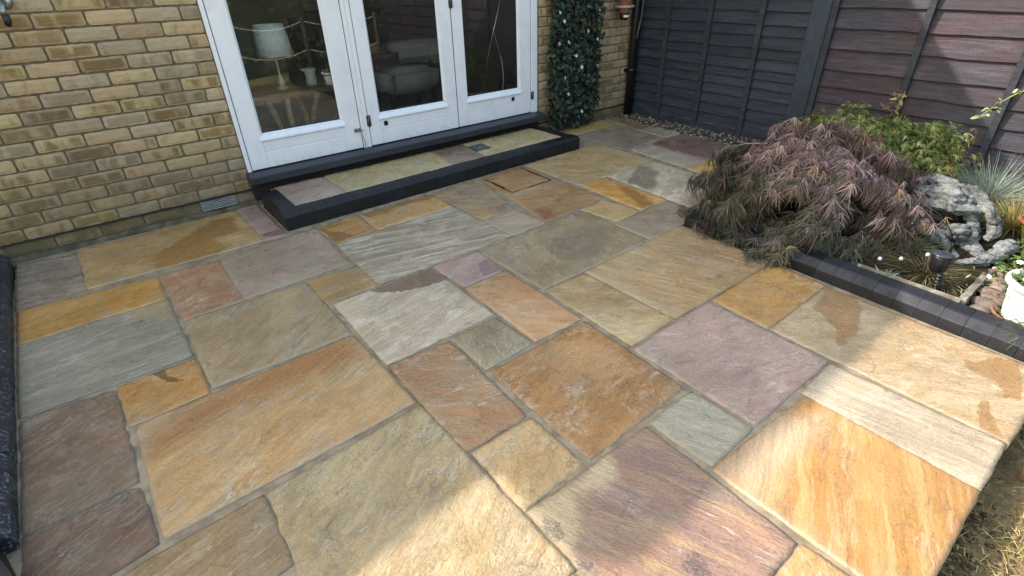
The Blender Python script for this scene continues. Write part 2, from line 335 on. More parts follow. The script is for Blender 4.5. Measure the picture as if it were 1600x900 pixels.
def leafmat(name, ty, tr=0.35, ro=0.45):
    t = NT(name); c = t.attr('col', ty)
    if ty == 'OBJECT': c = t.scalec(c, t.attr('tint', 'GEOMETRY', 'Fac'))
    n = t.noise(t.coord(), 60, 3)
    c = t.scalec(c, t.step(n, 0.3, 0.7, 0.85, 1.15))
    b = t.n('ShaderNodeBsdfPrincipled'); t.put(b.inputs['Base Color'], c); b.inputs['Roughness'].default_value = ro; b.inputs['Specular IOR Level'].default_value = 0.35
    tl = t.n('ShaderNodeBsdfTranslucent'); t.put(tl.inputs[0], c)
    mx = t.n('ShaderNodeMixShader'); mx.inputs[0].default_value = tr; t.put(mx.inputs[1], b.outputs[0]); t.put(mx.inputs[2], tl.outputs[0])
    t.t.links.new(mx.outputs[0], t.out.inputs[0]); return t.m
LEAF_V = leafmat('leaf_mass', 'GEOMETRY'); LEAF_O = leafmat('leaf', 'OBJECT')
GRASS_V = leafmat('grass_blades', 'GEOMETRY', 0.3, 0.5)
SOIL = simple('dark_soil', lin((70, 58, 44)), 0.95, 0.3, 22, 1.0, 0.02, 0.1, c2=lin((46, 38, 30)), nsc=140)
DRYSOIL = simple('dry_lawn_soil', lin((150, 128, 92)), 0.95, 0.25, 12, 1.0, 0.02, 0.1, c2=lin((112, 94, 64)), nsc=90)
BARK = simple('bark', lin((96, 84, 74)), 0.85, 0.25, 25, 0.7, 0.006, 0.2, stretch=(1, 1, 0.3))
TERRA = simple('terracotta', lin((156, 98, 74)), 0.8, 0.15, 18, 0.3, 0.002, 0.2, c2=lin((130, 84, 66)))
def driftmat():
    t = NT('silvered_driftwood'); co = t.coord(); w = t.vm('ADD', co, t.vm('SCALE', t.noise(co, 7, 4, 0.5, o='Color'), None, 0.22))
    g = t.noise(t.vm('MULTIPLY', w, (2.6, 0.7, 2.8)), 26, 8, 0.7, 0.6); b = t.noise(co, 9, 5)
    col = t.mix(t.step(b, 0.4, 0.65), lin((142, 142, 138)), lin((88, 85, 80)))
    col = t.scalec(col, t.step(g, 0.32, 0.58, 0.22, 1.12))
    t.bsdf(col, 0.8, t.bump(g, 1.0, 0.014), 0.25); return t.m
DRIFT = driftmat()
WEATHERED = simple('weathered_timber', lin((150, 144, 132)), 0.85, 0.22, 16, 0.7, 0.004, 0.2, stretch=(1, 1, 1), c2=lin((112, 104, 92)))
STONEGREY = simple('grey_pebble', lin((120, 108, 98)), 0.75, 0.2, 12, 0.3, 0.003, 0.3, c2=lin((96, 84, 76)))
PEBBLE = leafmat('gravel_stone', 'GEOMETRY', 0.0, 0.7)
def gravelmat():
    t = NT('gravel'); c = t.attr('col', 'GEOMETRY'); n = t.noise(t.coord(), 90, 4)
    t.bsdf(t.scalec(c, t.step(n, 0.3, 0.7, 0.8, 1.15)), 0.75, t.bump(n, 0.3, 0.002), 0.3); return t.m
GRAVEL = gravelmat()
POTWHITE = simple('white_pot_glaze', (0.74, 0.74, 0.72), 0.5, 0.08, 12, 0.2, 0.002, 0.4, c2=(0.62, 0.62, 0.58))
PETAL = simple('white_petal', (0.78, 0.78, 0.76), 0.6, 0.05, 20, 0.1)
YELLOW = simple('flower_centre', (0.45, 0.33, 0.06), 0.7)
PLASTER = simple('room_wall_paint', (0.34, 0.32, 0.30), 0.9, 0.05, 3, 0.05)
CARPET = simple('room_carpet', (0.42, 0.36, 0.30), 0.95, 0.15, 60, 0.4, 0.004, 0.1)
LINEN = simple('pale_blue_linen', (0.78, 0.85, 0.86), 0.85, 0.06, 60, 0.3, 0.001, 0.2, stretch=(1, 1, 0.4))
FABRIC = simple('grey_upholstery', (0.40, 0.39, 0.39), 0.95, 0.1, 70, 0.4, 0.002, 0.1)
DARKFAB = simple('dark_upholstery', (0.045, 0.043, 0.044), 0.95, 0.1, 70, 0.4, 0.002, 0.1)
THROW = simple('sage_throw', (0.62, 0.65, 0.60), 0.95, 0.12, 60, 0.4, 0.003, 0.1)
TABLEWOOD = simple('table_wood', (0.17, 0.13, 0.10), 0.55, 0.2, 14, 0.3, 0.002, 0.4, stretch=(0.3, 1, 1))
CHROME = simple('chrome', (0.75, 0.75, 0.76), 0.12, 0.03, 20, 0.02, 0.0005, 0.5, 1.0)
CERAMIC = simple('white_ceramic', (0.72, 0.76, 0.75), 0.25, 0.04, 20, 0.05)
TILE = simple('roof_tile', lin((98, 70, 58)), 0.85, 0.2, 8, 0.5, 0.006)
ROPE = simple('pale_rope', (0.6, 0.58, 0.52), 0.9, 0.1, 80, 0.3)

TRAYSLAB = 21
SLABS = [
([(-1.331,-0.076),(-1.051,-0.087),(-1.033,-0.647),(-1.317,-0.667)],(198,180,164),(150,132,118),(214,202,186),-12,4,0.5,2.0,0.4,(0,0,0),[],[],0,1.0),
([(-1.051,-0.066),(-0.156,-0.021),(-0.144,-0.651),(-1.03,-0.645)],(177,150,106),(167,139,93),(183,159,117),10,1.6,0.3,0.4,0.5,(146,112,62),[[(-0.702,-0.442),(-0.329,-0.112),(-0.205,-0.123),(-0.225,-0.4),(-0.358,-0.43),(-0.376,-0.703),(-0.457,-0.735),(-0.718,-0.675)]],[],0.35,1.0),
([(-0.15,-0.012),(-0.012,0.004),(-0.008,-0.654),(-0.142,-0.659)],(170,149,141),(159,135,128),(143,117,113),15,3,0.4,0.7,0.2,(118,94,90),[[(-0.131,-0.556),(-0.027,-0.556),(-0.015,-0.649),(-0.132,-0.611)]],[],0,1.0),
([(-1.312,-0.671),(-0.724,-0.725),(-0.724,-1.019),(-1.304,-1.029)],(182,142,82),(170,128,66),(188,155,100),8,2.5,0.3,0.5,0.4,(0,0,0),[],[],0,1.0),
([(-0.718,-0.721),(-0.42,-0.748),(-0.42,-1.289),(-0.693,-1.293)],(158,128,102),(150,114,86),(170,140,112),20,1.5,0.4,0.6,0.3,(0,0,0),[],[],0,1.0),
([(-0.415,-0.742),(0.162,-0.688),(0.135,-1.276),(-0.419,-1.286)],(160,143,128),(150,130,116),(150,145,122),25,3,0.4,0.7,0.2,(0,0,0),[],[],0,1.0),
([(-1.303,-1.035),(-0.718,-1.032),(-0.712,-1.622),(-1.284,-1.621)],(152,148,132),(138,136,122),(186,180,164),4,5,0.35,0.9,0.2,(176,158,118),[[(-0.926,-1.027),(-0.717,-1.037),(-0.714,-1.241),(-0.859,-1.136)]],[],0.5,0.5),
([(-0.693,-1.307),(-0.127,-1.316),(-0.124,-1.904),(-0.692,-1.895)],(160,142,110),(150,132,102),(172,152,118),38,4,0.4,0.6,0.3,(178,160,124),[[(-0.3,-1.332),(-0.218,-1.322),(-0.183,-1.412),(-0.267,-1.567),(-0.376,-1.66),(-0.408,-1.601)]],[],0.6,1.0),
([(-0.117,-1.316),(0.156,-1.332),(0.151,-1.595),(-0.121,-1.6)],(172,138,82),(142,118,78),(160,124,66),10,3,0.4,0.5,0.3,(0,0,0),[],[],0,1.0),
([(-0.984,-1.644),(-0.704,-1.646),(-0.705,-1.917),(-0.971,-1.927)],(166,122,58),(176,136,78),(184,150,96),20,2,0.3,0.6,0.5,(104,78,44),[[(-0.864,-1.637),(-0.801,-1.638),(-0.831,-1.69),(-0.756,-1.789),(-0.817,-1.75)]],[],0,1.0),
([(-0.95,-1.933),(-0.126,-1.921),(-0.119,-2.47),(-0.943,-2.498)],(176,148,102),(168,136,88),(186,162,116),22,3,0.4,0.6,0.5,(146,104,60),[[(-0.138,-1.935),(-0.319,-1.889),(-0.707,-1.947),(-0.931,-2.049),(-0.951,-2.138),(-0.697,-2.105),(-0.506,-2.068),(-0.177,-2.092)]],[],0.9,0.6),
([(-1.281,-1.632),(-0.989,-1.658),(-0.974,-2.227),(-1.264,-2.23)],(150,124,100),(136,110,86),(178,156,136),25,4,0.5,1.6,0.9,(0,0,0),[],[],0,1.0),
([(-1.264,-2.235),(-0.975,-2.236),(-0.958,-2.506),(-1.259,-2.545)],(148,124,106),(136,112,94),(172,148,128),25,4,0.5,1.8,1.0,(0,0,0),[],[],0,1.0),
([(-1.265,-2.559),(-0.678,-2.526),(-0.678,-2.807),(-1.183,-2.837)],(150,126,88),(138,116,80),(150,140,104),22,4,0.4,0.8,0.4,(0,0,0),[],[],0,0.6),
([(-0.669,-2.527),(-0.114,-2.496),(-0.101,-3.295),(-0.689,-3.246)],(176,161,125),(167,148,106),(182,171,138),32,2.5,0.5,1.1,0.3,(0,0,0),[],[],0,1.0),
([(-0.094,-1.623),(0.45,-1.604),(0.444,-2.193),(-0.104,-2.206)],(190,180,160),(176,162,136),(202,196,182),10,2.5,0.5,0.6,0.1,(104,84,64),[[(0.445,-1.616),(0.455,-1.792),(0.328,-1.767),(0.203,-1.731),(0.049,-1.62),(0.173,-1.615)]],[],0,1.0),
([(0.464,-1.607),(0.752,-1.628),(0.73,-1.891),(0.474,-1.897)],(164,140,132),(154,130,124),(170,150,140),10,2,0.4,0.4,0.2,(136,112,112),[[(0.666,-1.748),(0.732,-1.732),(0.733,-1.876),(0.612,-1.884)]],[],0,1.0),
([(0.169,-1.003),(1.0,-0.957),(1.023,-1.582),(0.153,-1.597)],(176,166,144),(132,121,102),(206,202,188),-14,6,0.5,0.8,0.1,(0,0,0),[],[],0,0.5),
([(0.752,-1.628),(1.609,-1.571),(1.584,-2.158),(0.764,-2.176)],(152,138,108),(140,126,102),(166,150,118),60,2,0.45,0.5,0.3,(132,120,104),[[(1.424,-1.72),(1.572,-1.887),(1.357,-2.047),(1.167,-2.098),(1.068,-2.013),(1.134,-1.821)]],[],0.8,1.0),
([(1.024,-1.276),(1.284,-1.283),(1.305,-1.576),(1.023,-1.582)],(170,154,130),(160,142,118),(182,170,148),-10,3,0.4,0.5,0.1,(0,0,0),[],[],0,1.0),
([(1.022,-0.675),(1.451,-0.647),(1.284,-1.283),(1.024,-1.276)],(164,144,112),(142,120,92),(176,158,128),-18,5,0.4,0.8,0.2,(178,150,102),[[(1.071,-1.006),(1.121,-1.072),(1.159,-1.237),(1.076,-1.288),(1.03,-1.268)]],[],0.5,1.0),
([(1.451,-0.647),(1.899,-0.622),(1.863,-1.525),(1.305,-1.576)],(172,138,92),(150,112,70),(182,152,108),-24,7,0.4,0.8,0.2,(132,86,50),[[(1.379,-1.363),(1.307,-1.552),(1.423,-1.565),(1.452,-1.451)]],[],0.6,0.5),
([(0.165,-0.678),(0.448,-0.672),(0.436,-0.966),(0.169,-0.992)],(172,138,84),(160,122,70),(186,156,104),10,4,0.4,0.7,0.3,(130,98,54),[[(0.165,-0.696),(0.266,-0.879),(0.299,-0.961),(0.172,-0.99)]],[],0,1.0),
([(0.454,-0.677),(1.022,-0.675),(1.001,-0.958),(0.445,-0.974)],(190,156,102),(180,142,88),(194,166,116),12,3,0.4,0.5,0.3,(146,116,72),[[(0.463,-0.678),(1.01,-0.681),(1.017,-0.761),(0.676,-0.714),(0.613,-0.768),(0.491,-0.765)]],[],0,1.0),
([(1.917,-0.617),(2.799,-0.589),(2.762,-1.214),(1.919,-1.255)],(183,159,113),(165,141,100),(196,174,132),-30,5,0.4,0.7,0.2,(0,0,0),[],[],0,1.0),
([(1.919,-1.255),(2.201,-1.25),(2.161,-1.838),(1.892,-1.843)],(204,163,91),(191,143,71),(211,174,106),-55,2.5,0.3,0.5,0.4,(152,112,60),[[(2.185,-1.269),(2.162,-1.38),(2.13,-1.567),(2.084,-1.754),(2.039,-1.847),(1.934,-1.831),(2.004,-1.655)]],[],0.4,1.0),
([(2.215,-1.243),(2.749,-1.225),(2.739,-1.995),(2.164,-2.078)],(191,183,161),(170,159,135),(215,209,191),30,2,0.5,0.7,0.1,(132,122,106),[[(2.24,-1.418),(2.58,-1.237),(2.623,-1.314),(2.568,-1.445),(2.323,-1.62),(2.211,-1.64)]],[],0.4,1.0),
([(2.868,-0.897),(3.095,-0.922),(3.074,-1.525),(2.805,-1.518)],(174,167,152),(163,154,137),(191,187,172),-40,2,0.4,0.4,0.1,(0,0,0),[],[],0,1.0),
([(2.796,-1.53),(3.096,-1.522),(3.119,-1.867),(2.787,-1.913)],(207,174,106),(191,154,87),(218,191,130),-30,2,0.4,0.5,0.2,(0,0,0),[],[],0,1.0),
([(3.123,-0.92),(3.631,-0.901),(3.586,-1.382),(3.095,-1.498)],(126,100,95),(113,87,82),(143,119,113),-20,3,0.4,0.8,0.3,(0,0,0),[],[],0,1.0),
([(2.832,-0.266),(3.398,-0.244),(3.37,-0.867),(2.83,-0.887)],(146,135,122),(135,124,111),(163,152,137),-20,2,0.4,0.5,0.3,(0,0,0),[],[],0,1.0),
([(2.882,0.078),(3.456,0.033),(3.388,-0.253),(2.864,-0.233)],(183,154,100),(170,141,89),(191,165,115),15,2.5,0.4,0.5,0.2,(0,0,0),[],[],0,1.0),
([(3.515,0.052),(3.695,0.036),(3.631,-0.539),(3.413,-0.552)],(141,119,87),(126,106,78),(152,132,100),-30,2,0.4,0.5,0.2,(0,0,0),[],[],0,1.0),
([(3.415,-0.567),(3.634,-0.576),(3.641,-0.879),(3.392,-0.858)],(165,163,143),(156,152,130),(174,174,156),10,2,0.4,0.4,0.1,(0,0,0),[],[],0,1.0),
([(1.609,-1.571),(1.852,-1.547),(1.884,-1.844),(1.645,-1.862)],(178,156,112),(166,142,98),(190,170,128),-30,3,0.4,0.5,0.2,(0,0,0),[],[],0,1.0),
([(1.604,-1.878),(2.158,-1.836),(2.101,-2.146),(1.596,-2.157)],(160,146,124),(150,134,112),(172,158,136),-32,4,0.4,0.6,0.2,(0,0,0),[],[],0,1.0),
([(0.472,-1.911),(0.737,-1.898),(0.728,-2.48),(0.458,-2.472)],(180,146,106),(170,134,96),(186,156,118),-50,2,0.4,0.4,0.2,(164,126,86),[[(0.619,-1.926),(0.749,-1.92),(0.712,-2.22),(0.677,-2.165),(0.663,-2.047)]],[],0.7,1.0),
([(0.764,-2.185),(1.027,-2.192),(1.04,-2.744),(0.747,-2.755)],(172,152,106),(160,136,90),(186,172,130),-40,3,0.4,0.7,0.3,(190,178,140),[[(0.752,-2.47),(0.85,-2.661),(1.002,-2.703),(0.763,-2.749)]],[],0.6,1.0),
([(1.038,-2.183),(1.876,-2.154),(1.856,-2.751),(1.044,-2.747)],(180,154,108),(170,140,92),(194,178,142),-72,6,0.45,1.2,0.3,(196,184,150),[[(1.046,-2.19),(1.081,-2.321),(1.1,-2.499),(1.066,-2.713),(1.002,-2.703),(1.021,-2.433)]],[(1.521,-2.658,0.025),(1.452,-2.642,0.018)],0.8,0.5),
([(1.304,-2.763),(1.85,-2.754),(1.831,-3.039),(1.287,-3.048)],(180,144,80),(168,130,66),(190,160,100),-40,2,0.4,0.7,0.4,(0,0,0),[],[],0,1.0),
([(0.735,-2.772),(1.283,-2.756),(1.266,-3.313),(0.729,-3.317)],(168,148,138),(158,136,126),(176,158,148),-20,2,0.35,0.8,0.2,(0,0,0),[],[],0,1.0),
([(1.293,-3.054),(1.827,-3.044),(1.806,-3.873),(1.279,-3.875)],(170,156,124),(160,142,106),(184,172,146),-50,2.5,0.4,0.7,0.3,(148,120,78),[[(1.809,-3.043),(1.851,-3.093),(1.817,-3.185),(1.756,-3.235),(1.591,-3.293),(1.512,-3.312),(1.472,-3.289),(1.397,-3.317),(1.373,-3.287),(1.501,-3.239),(1.553,-3.182),(1.581,-3.135),(1.579,-3.084),(1.708,-3.08)],[(1.687,-3.62),(1.676,-3.675),(1.784,-3.719),(1.807,-3.784),(1.56,-3.849),(1.515,-3.811),(1.607,-3.763),(1.597,-3.696)],[(1.426,-3.752),(1.474,-3.763),(1.421,-3.792),(1.314,-3.84),(1.272,-3.868),(1.265,-3.825),(1.29,-3.794)]],[],0,1.0),
([(1.008,-3.338),(1.25,-3.326),(1.274,-3.868),(0.999,-3.874)],(188,180,156),(172,162,140),(204,198,182),-80,7,0.4,1.0,0.2,(0,0,0),[],[],0,0.35),
([(0.454,-3.331),(1.007,-3.35),(0.995,-3.872),(0.452,-3.885)],(176,144,84),(160,118,60),(186,160,110),24,3.2,0.4,0.45,0.3,(184,166,138),[[(0.729,-3.325),(0.972,-3.447),(0.695,-3.471),(0.457,-3.471),(0.464,-3.356),(0.469,-3.333)]],[],0.7,0.22),
([(0.46,-3.08),(0.706,-3.074),(0.712,-3.318),(0.465,-3.324)],(162,160,142),(150,150,132),(174,172,154),-60,5,0.4,0.8,0.2,(0,0,0),[],[],0,1.0),
([(0.194,-2.506),(0.72,-2.5),(0.698,-3.045),(0.188,-3.064)],(168,130,76),(152,113,62),(172,138,90),10,2.5,0.4,0.9,0.6,(180,146,98),[[(0.496,-2.524),(0.627,-2.595),(0.672,-2.747),(0.635,-2.89),(0.481,-2.81),(0.455,-2.672)]],[],0.2,1.0),
([(0.193,-2.225),(0.435,-2.22),(0.444,-2.472),(0.189,-2.487)],(142,130,102),(130,122,100),(156,146,120),60,2,0.4,0.6,0.3,(0,0,0),[],[],0,1.0),
([(-0.1,-2.215),(0.177,-2.23),(0.151,-2.785),(-0.108,-2.785)],(166,132,90),(156,118,84),(150,134,98),-40,3,0.45,1.0,0.4,(0,0,0),[],[],0,1.0),
([(-0.093,-2.801),(0.159,-2.8),(0.161,-3.059),(-0.093,-3.073)],(188,164,118),(180,152,104),(194,174,130),40,1.5,0.4,1.0,0.2,(0,0,0),[],[],0,1.0),
([(-0.09,-3.084),(0.44,-3.083),(0.418,-3.619),(-0.09,-3.622)],(156,128,107),(139,117,109),(178,156,115),-72,4,0.4,1.0,0.2,(196,182,146),[[(-0.085,-3.088),(0.075,-3.095),(0.246,-3.085),(0.204,-3.16),(0.149,-3.175),(0.058,-3.13),(-0.024,-3.224),(-0.098,-3.268)]],[(-0.076,-3.174,0.04),(-0.082,-3.3,0.026),(0.15,-3.487,0.04)],0.35,0.45),
([(-0.09,-3.635),(0.427,-3.631),(0.435,-3.88),(-0.09,-3.88)],(192,162,108),(182,148,92),(200,176,130),30,2,0.4,1.0,0.2,(0,0,0),[],[],0,1.0)
]
# ------------------------------------------------------------------ ground
def wavy(name, x0, x1, y0, y1, z, nx, ny, amp, mat, kind='structure', sc=3.0):
    xs = np.linspace(x0, x1, nx+1); ys = np.linspace(y0, y1, ny+1); V = []
    for y in ys:
        for x in xs: V.append((x, y, z+amp*mn.noise(Vector((x*sc, y*sc, z)))+amp*0.5*mn.noise(Vector((x*sc*4, y*sc*4, 3.0)))))
    F = [(j*(nx+1)+i, j*(nx+1)+i+1, (j+1)*(nx+1)+i+1, (j+1)*(nx+1)+i) for j in range(ny) for i in range(nx)]
    o = fastmesh(name, np.array(V), np.array(F), mat, smooth=True); return tag(o, kind=kind)
wavy('ground', -80, 80, -80, 80, -0.26, 40, 40, 0.0, DRYSOIL)
LAWNTURF = simple('turf', lin((186, 172, 116)), 0.95, 0.25, 5, 0.8, 0.02, 0.1, c2=lin((168, 150, 100)), nsc=80)
wavy('lawn', -9, 9, -14, -5.6, -0.12, 60, 40, 0.02, LAWNTURF)
wavy('lawn_edge', -3.5, 4.2, -5.6, -3.80, -0.115, 150, 44, 0.018, DRYSOIL, sc=5.0)

# ------------------------------------------------------------------ patio
def polydist(P, poly):
    P = np.asarray(P); poly = np.asarray(poly); n = len(poly); ins = np.zeros(len(P), bool); d = np.full(len(P), 1e9)
    for i in range(n):
        a, b = poly[i], poly[(i+1) % n]; ab = b-a
        t = np.clip(((P-a)@ab)/max(ab@ab, 1e-9), 0, 1); d = np.minimum(d, np.linalg.norm(P-(a+t[:, None]*ab), axis=1))
        c = ((a[1] > P[:, 1]) != (b[1] > P[:, 1])); xx = (b[0]-a[0])*(P[:, 1]-a[1])/np.where(b[1] == a[1], 1e-9, b[1]-a[1])+a[0]
        ins ^= c & (P[:, 0] < xx)
    return np.where(ins, d, -d)
SLABK = 0.98
def make_slab(spec, parent, z0=0.0, thick=0.028, idx=0, res=0.013, gap=-0.0046):
    q, A, B, C, ang, stre, camt, relief, wet, pc, polys, dend = spec[:12]; soft_ = spec[12] if len(spec) > 12 else 0.0
    q = [np.array(c, float) for c in q[:4]]
    cen = sum(q)/4; L = max(np.linalg.norm(q[1]-q[0]), np.linalg.norm(q[2]-q[3])); H = max(np.linalg.norm(q[3]-q[0]), np.linalg.norm(q[2]-q[1]))
    nx = max(6, int(L/res)); ny = max(6, int(H/res)); seed = idx*3.137+1.0
    ca_, sa_ = math.cos(math.radians(ang)), math.sin(math.radians(ang)); tx, ty = rnd.uniform(-.004, .004), rnd.uniform(-.004, .004)
    V = []; edge = []
    for j in range(ny+1):
        for i in range(nx+1):
            u, v = i/nx, j/ny
            p = (q[0]*(1-u)+q[1]*u)*(1-v)+(q[3]*(1-u)+q[2]*u)*v - cen
            ex = min(u, 1-u)*L; ey = min(v, 1-v)*H; e = min(ex, ey)
            w = max(0.0, 1-e/0.03)
            # uneven hand-cut outline
            k = gap+0.0030*mn.noise(Vector((p[0]*14+seed, p[1]*14, 1.0)))+0.0022*mn.noise(Vector((p[0]*55+seed, p[1]*55, 2.0)))
            if ex < 0.03 and ey < 0.03: k += 0.0035*(1-(ex+ey)/0.06)
            dx = (k*(1-ex/0.03) if ex < 0.03 else 0)*(1 if u < .5 else -1); dy = (k*(1-ey/0.03) if ey < 0.03 else 0)*(-1 if v < .5 else 1)
            x, y = p[0]+dx, p[1]+dy
            rxx = x*ca_+y*sa_; ryy = -x*sa_+y*ca_
            t1 = mn.noise(Vector((rxx*3.5+seed*3, ryy*3.5*min(stre, 4), 0.3)))
            t2 = mn.noise(Vector((rxx*9+seed, ryy*9*min(stre, 3), 5.3)))
            ter = math.floor((t1+0.5*t2)*3.2)/3.2; fr = (t1+0.5*t2)*3.2-math.floor((t1+0.5*t2)*3.2)
            ter += min(1.0, fr*5)/3.2
            z = relief*(0.0030*ter+0.0010*t2)+x*tx+y*ty
            z = max(-0.0012, min(0.005, z+.0008))
            z -= 0.0030*max(0.0, 1-e/0.008)**1.5
            V.append((x, y, z)); edge.append(max(0.0, 1-e/0.022))
    n = len(V); ring = [i for i in range(nx+1)]+[j*(nx+1)+nx for j in range(1, ny+1)]+[ny*(nx+1)+i for i in range(nx-1, -1, -1)]+[j*(nx+1) for j in range(ny-1, 0, -1)]
    F = [(j*(nx+1)+i, (j+1)*(nx+1)+i, (j+1)*(nx+1)+i+1, j*(nx+1)+i+1) for j in range(ny) for i in range(nx)]
    m = len(ring)
    for r in ring: V.append((V[r][0]*1.002, V[r][1]*1.002, -thick)); edge.append(1.0)
    for a in range(m): b = (a+1) % m; F.append((ring[a], ring[b], n+b, n+a))
    V = np.array(V); F = np.array(F)
    me = bpy.data.meshes.new('paving_slab')
    me.from_pydata(V.tolist(), [], F.tolist()); me.polygons.foreach_set('use_smooth', [True]*(len(F)-m)+[False]*m)
    Pw = V[:, :2]+cen; pa = np.zeros(len(V))
    for pl in polys: pa = np.maximum(pa, np.clip(0.5+polydist(Pw, pl)/(0.07+.16*soft_), 0, 1))
    dd = np.zeros(len(V))
    for cx, cy, r in dend: dd = np.maximum(dd, np.clip(1-np.linalg.norm(Pw-(cx, cy), axis=1)/(r*1.5), 0, 1))
    for nm, ar in (('patch', pa), ('dend', dd), ('edge', np.array(edge))):
        a = me.attributes.new(nm, 'FLOAT', 'POINT'); a.data.foreach_set('value', ar.astype(np.float32))
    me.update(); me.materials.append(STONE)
    ob = bpy.data.objects.new('paving_slab', me); COL.objects.link(ob); ob.parent = parent
    ob.location = Vector((cen[0], cen[1], z0+rnd.uniform(-.001, .001)))-base(parent)
    for k_, c_ in (('ca', A), ('cb', B), ('cc', C), ('cp', pc)): ob[k_] = [v*m_ for v, m_ in zip(lin(c_, SLABK), (1.17, 0.985, 0.87))]
    ob['psoft'] = float(soft_); ob['xs'] = float(spec[13]) if len(spec) > 13 else 1.0; ob['par'] = [math.radians(ang), float(stre), float(camt)]; ob['par2'] = [float(relief), float(wet), float(idx*1.37+0.5)]
    return ob
mb = MB(); mb.prism([(-1.36, -3.865), (-1.33, 0.0), (3.66, 0.0), (3.64, -2.12), (1.90, -2.15), (1.83, -3.865)], lambda p, q, t: (p, q, t), -0.055, -0.0042)
patio = tag(mb.build('patio', JOINT), kind='structure')
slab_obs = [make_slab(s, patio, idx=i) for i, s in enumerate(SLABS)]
for i, (x0, x1, y0, y1) in enumerate(((-1.25, -0.69, -2.85, -3.39), (-1.25, -0.69, -3.40, -3.875), (-0.68, -0.11, -3.30, -3.875), (2.76, 3.05, -1.93, -2.12), (3.12, 3.60, -1.50, -2.10))):
    make_slab(([(x0, y0), (x1, y0), (x1, y1), (x0, y1)], (176, 152, 112), (160, 136, 98), (188, 168, 132), 20*i, 3, .4, .7, .3, (0, 0, 0), [], []), patio, idx=70+i, res=0.03)
s23 = slab_obs[TRAYSLAB]
mb = MB()
tr = [(1.470, -0.690), (1.455, -1.037), (1.833, -1.031), (1.843, -0.655)]
for a, b in ((0, 1), (1, 2), (2, 3)):
    A_, B_ = Vector(tr[a]), Vector(tr[b]); d = (B_-A_).normalized(); n_ = Vector((-d.y, d.x))*0.0007
    mb.add([(A_+n_).to_tuple()+(0.0065,), (B_+n_).to_tuple()+(0.0065,), (B_-n_).to_tuple()+(0.0065,), (A_-n_).to_tuple()+(0.0065,), (A_+n_).to_tuple()+(-.01,), (B_+n_).to_tuple()+(-.01,), (B_-n_).to_tuple()+(-.01,), (A_-n_).to_tuple()+(-.01,)], [(0,1,2,3),(0,4,5,1),(2,6,7,3),(1,5,6,2),(3,7,4,0)])
mb.build('tray_edge', DARKMETAL, s23, base(s23))
for (xa, ya, xb, yb) in ((1.476, -0.765, 1.462, -0.925), (1.838, -0.752, 1.834, -0.905)):
    m2 = MB(); cx, cy = (xa+xb)/2, (ya+yb)/2
    m2.box(cx-.0045, cx+.0045, yb, ya, -.01, 0.0068, 0.001); m2.box(cx-.008, cx+.008, yb+.03, yb+.038, -.01, 0.0078); m2.box(cx-.008, cx+.008, ya-.038, ya-.03, -.01, 0.0078)
    m2.build('lifting_slot', BLACKPLASTIC, s23, base(s23))

# ------------------------------------------------------------------ house
house = thing('house', (1.28, 0.0, 0.0), 'buff brick house wall with white framed glazed garden doors', 'house')
DX0, DX1, DZ0, DZ1 = -0.006, 2.575, 0.15, 2.25
mb = MB()
for (x0, x1, z0, z1) in ((-4.5, DX0, -.1, 3.1), (DX1, 3.95, -.1, 3.1), (DX0, DX1, -.1, DZ0), (DX0, DX1, DZ1, 3.1)): mb.box(x0, x1, 0.009, 0.26, z0, z1)
wall = mb.build('wall', MORTAR, house, (0, 0, 0))
BP = [((172, 152, 118), (116, 97, 66)), ((166, 145, 114), (126, 106, 76)), ((160, 145, 120), (120, 105, 82)), ((174, 155, 118), (126, 106, 70)), ((162, 142, 116), (110, 93, 66)), ((168, 152, 126), (134, 119, 96))]
def brick_mesh(L=0.215, H=0.065, D=0.06, seed=0):
    nx, nz = max(3, int(L/0.018)), 4; V = []; F = []
    for j in range(nz+1):
        for i in range(nx+1):
            x = -L/2+L*i/nx; z = -H/2+H*j/nz; e = min(i, nx-i, j, nz-j)
            y = 0.0025*mn.noise(Vector((x*22+seed*5, z*40, 0))) + (0.004 if e == 0 else 0.0)
            if e == 0:
                x += 0.0024*mn.noise(Vector((x*60+seed, z*60, 4)))*(1 if i in (0, nx) else .2); z += 0.0030*mn.noise(Vector((x*50+seed*3, z*9, 8)))
                if (i in (0, nx)) and (j in (0, nz)): x *= 0.975; z *= 0.93
            V.append((x, y, z))
    for j in range(nz):
        for i in range(nx): F.append((j*(nx+1)+i, j*(nx+1)+i+1, (j+1)*(nx+1)+i+1, (j+1)*(nx+1)+i))
    ring = [i for i in range(nx+1)]+[j*(nx+1)+nx for j in range(1, nz+1)]+[nz*(nx+1)+i for i in range(nx-1, -1, -1)]+[j*(nx+1) for j in range(nz-1, 0, -1)]
    n = len(V); m = len(ring)
    for r in ring: V.append((V[r][0], D, V[r][2]))
    for a in range(m): b = (a+1) % m; F.append((ring[a], n+a, n+b, ring[b]))
    me = bpy.data.meshes.new('brick'); me.from_pydata(V, [], F); me.update(); me.materials.append(BRICK); return me
FULL = [brick_mesh(seed=s) for s in range(7)]; HALF = [brick_mesh(L=0.1025, seed=20+s) for s in range(4)]
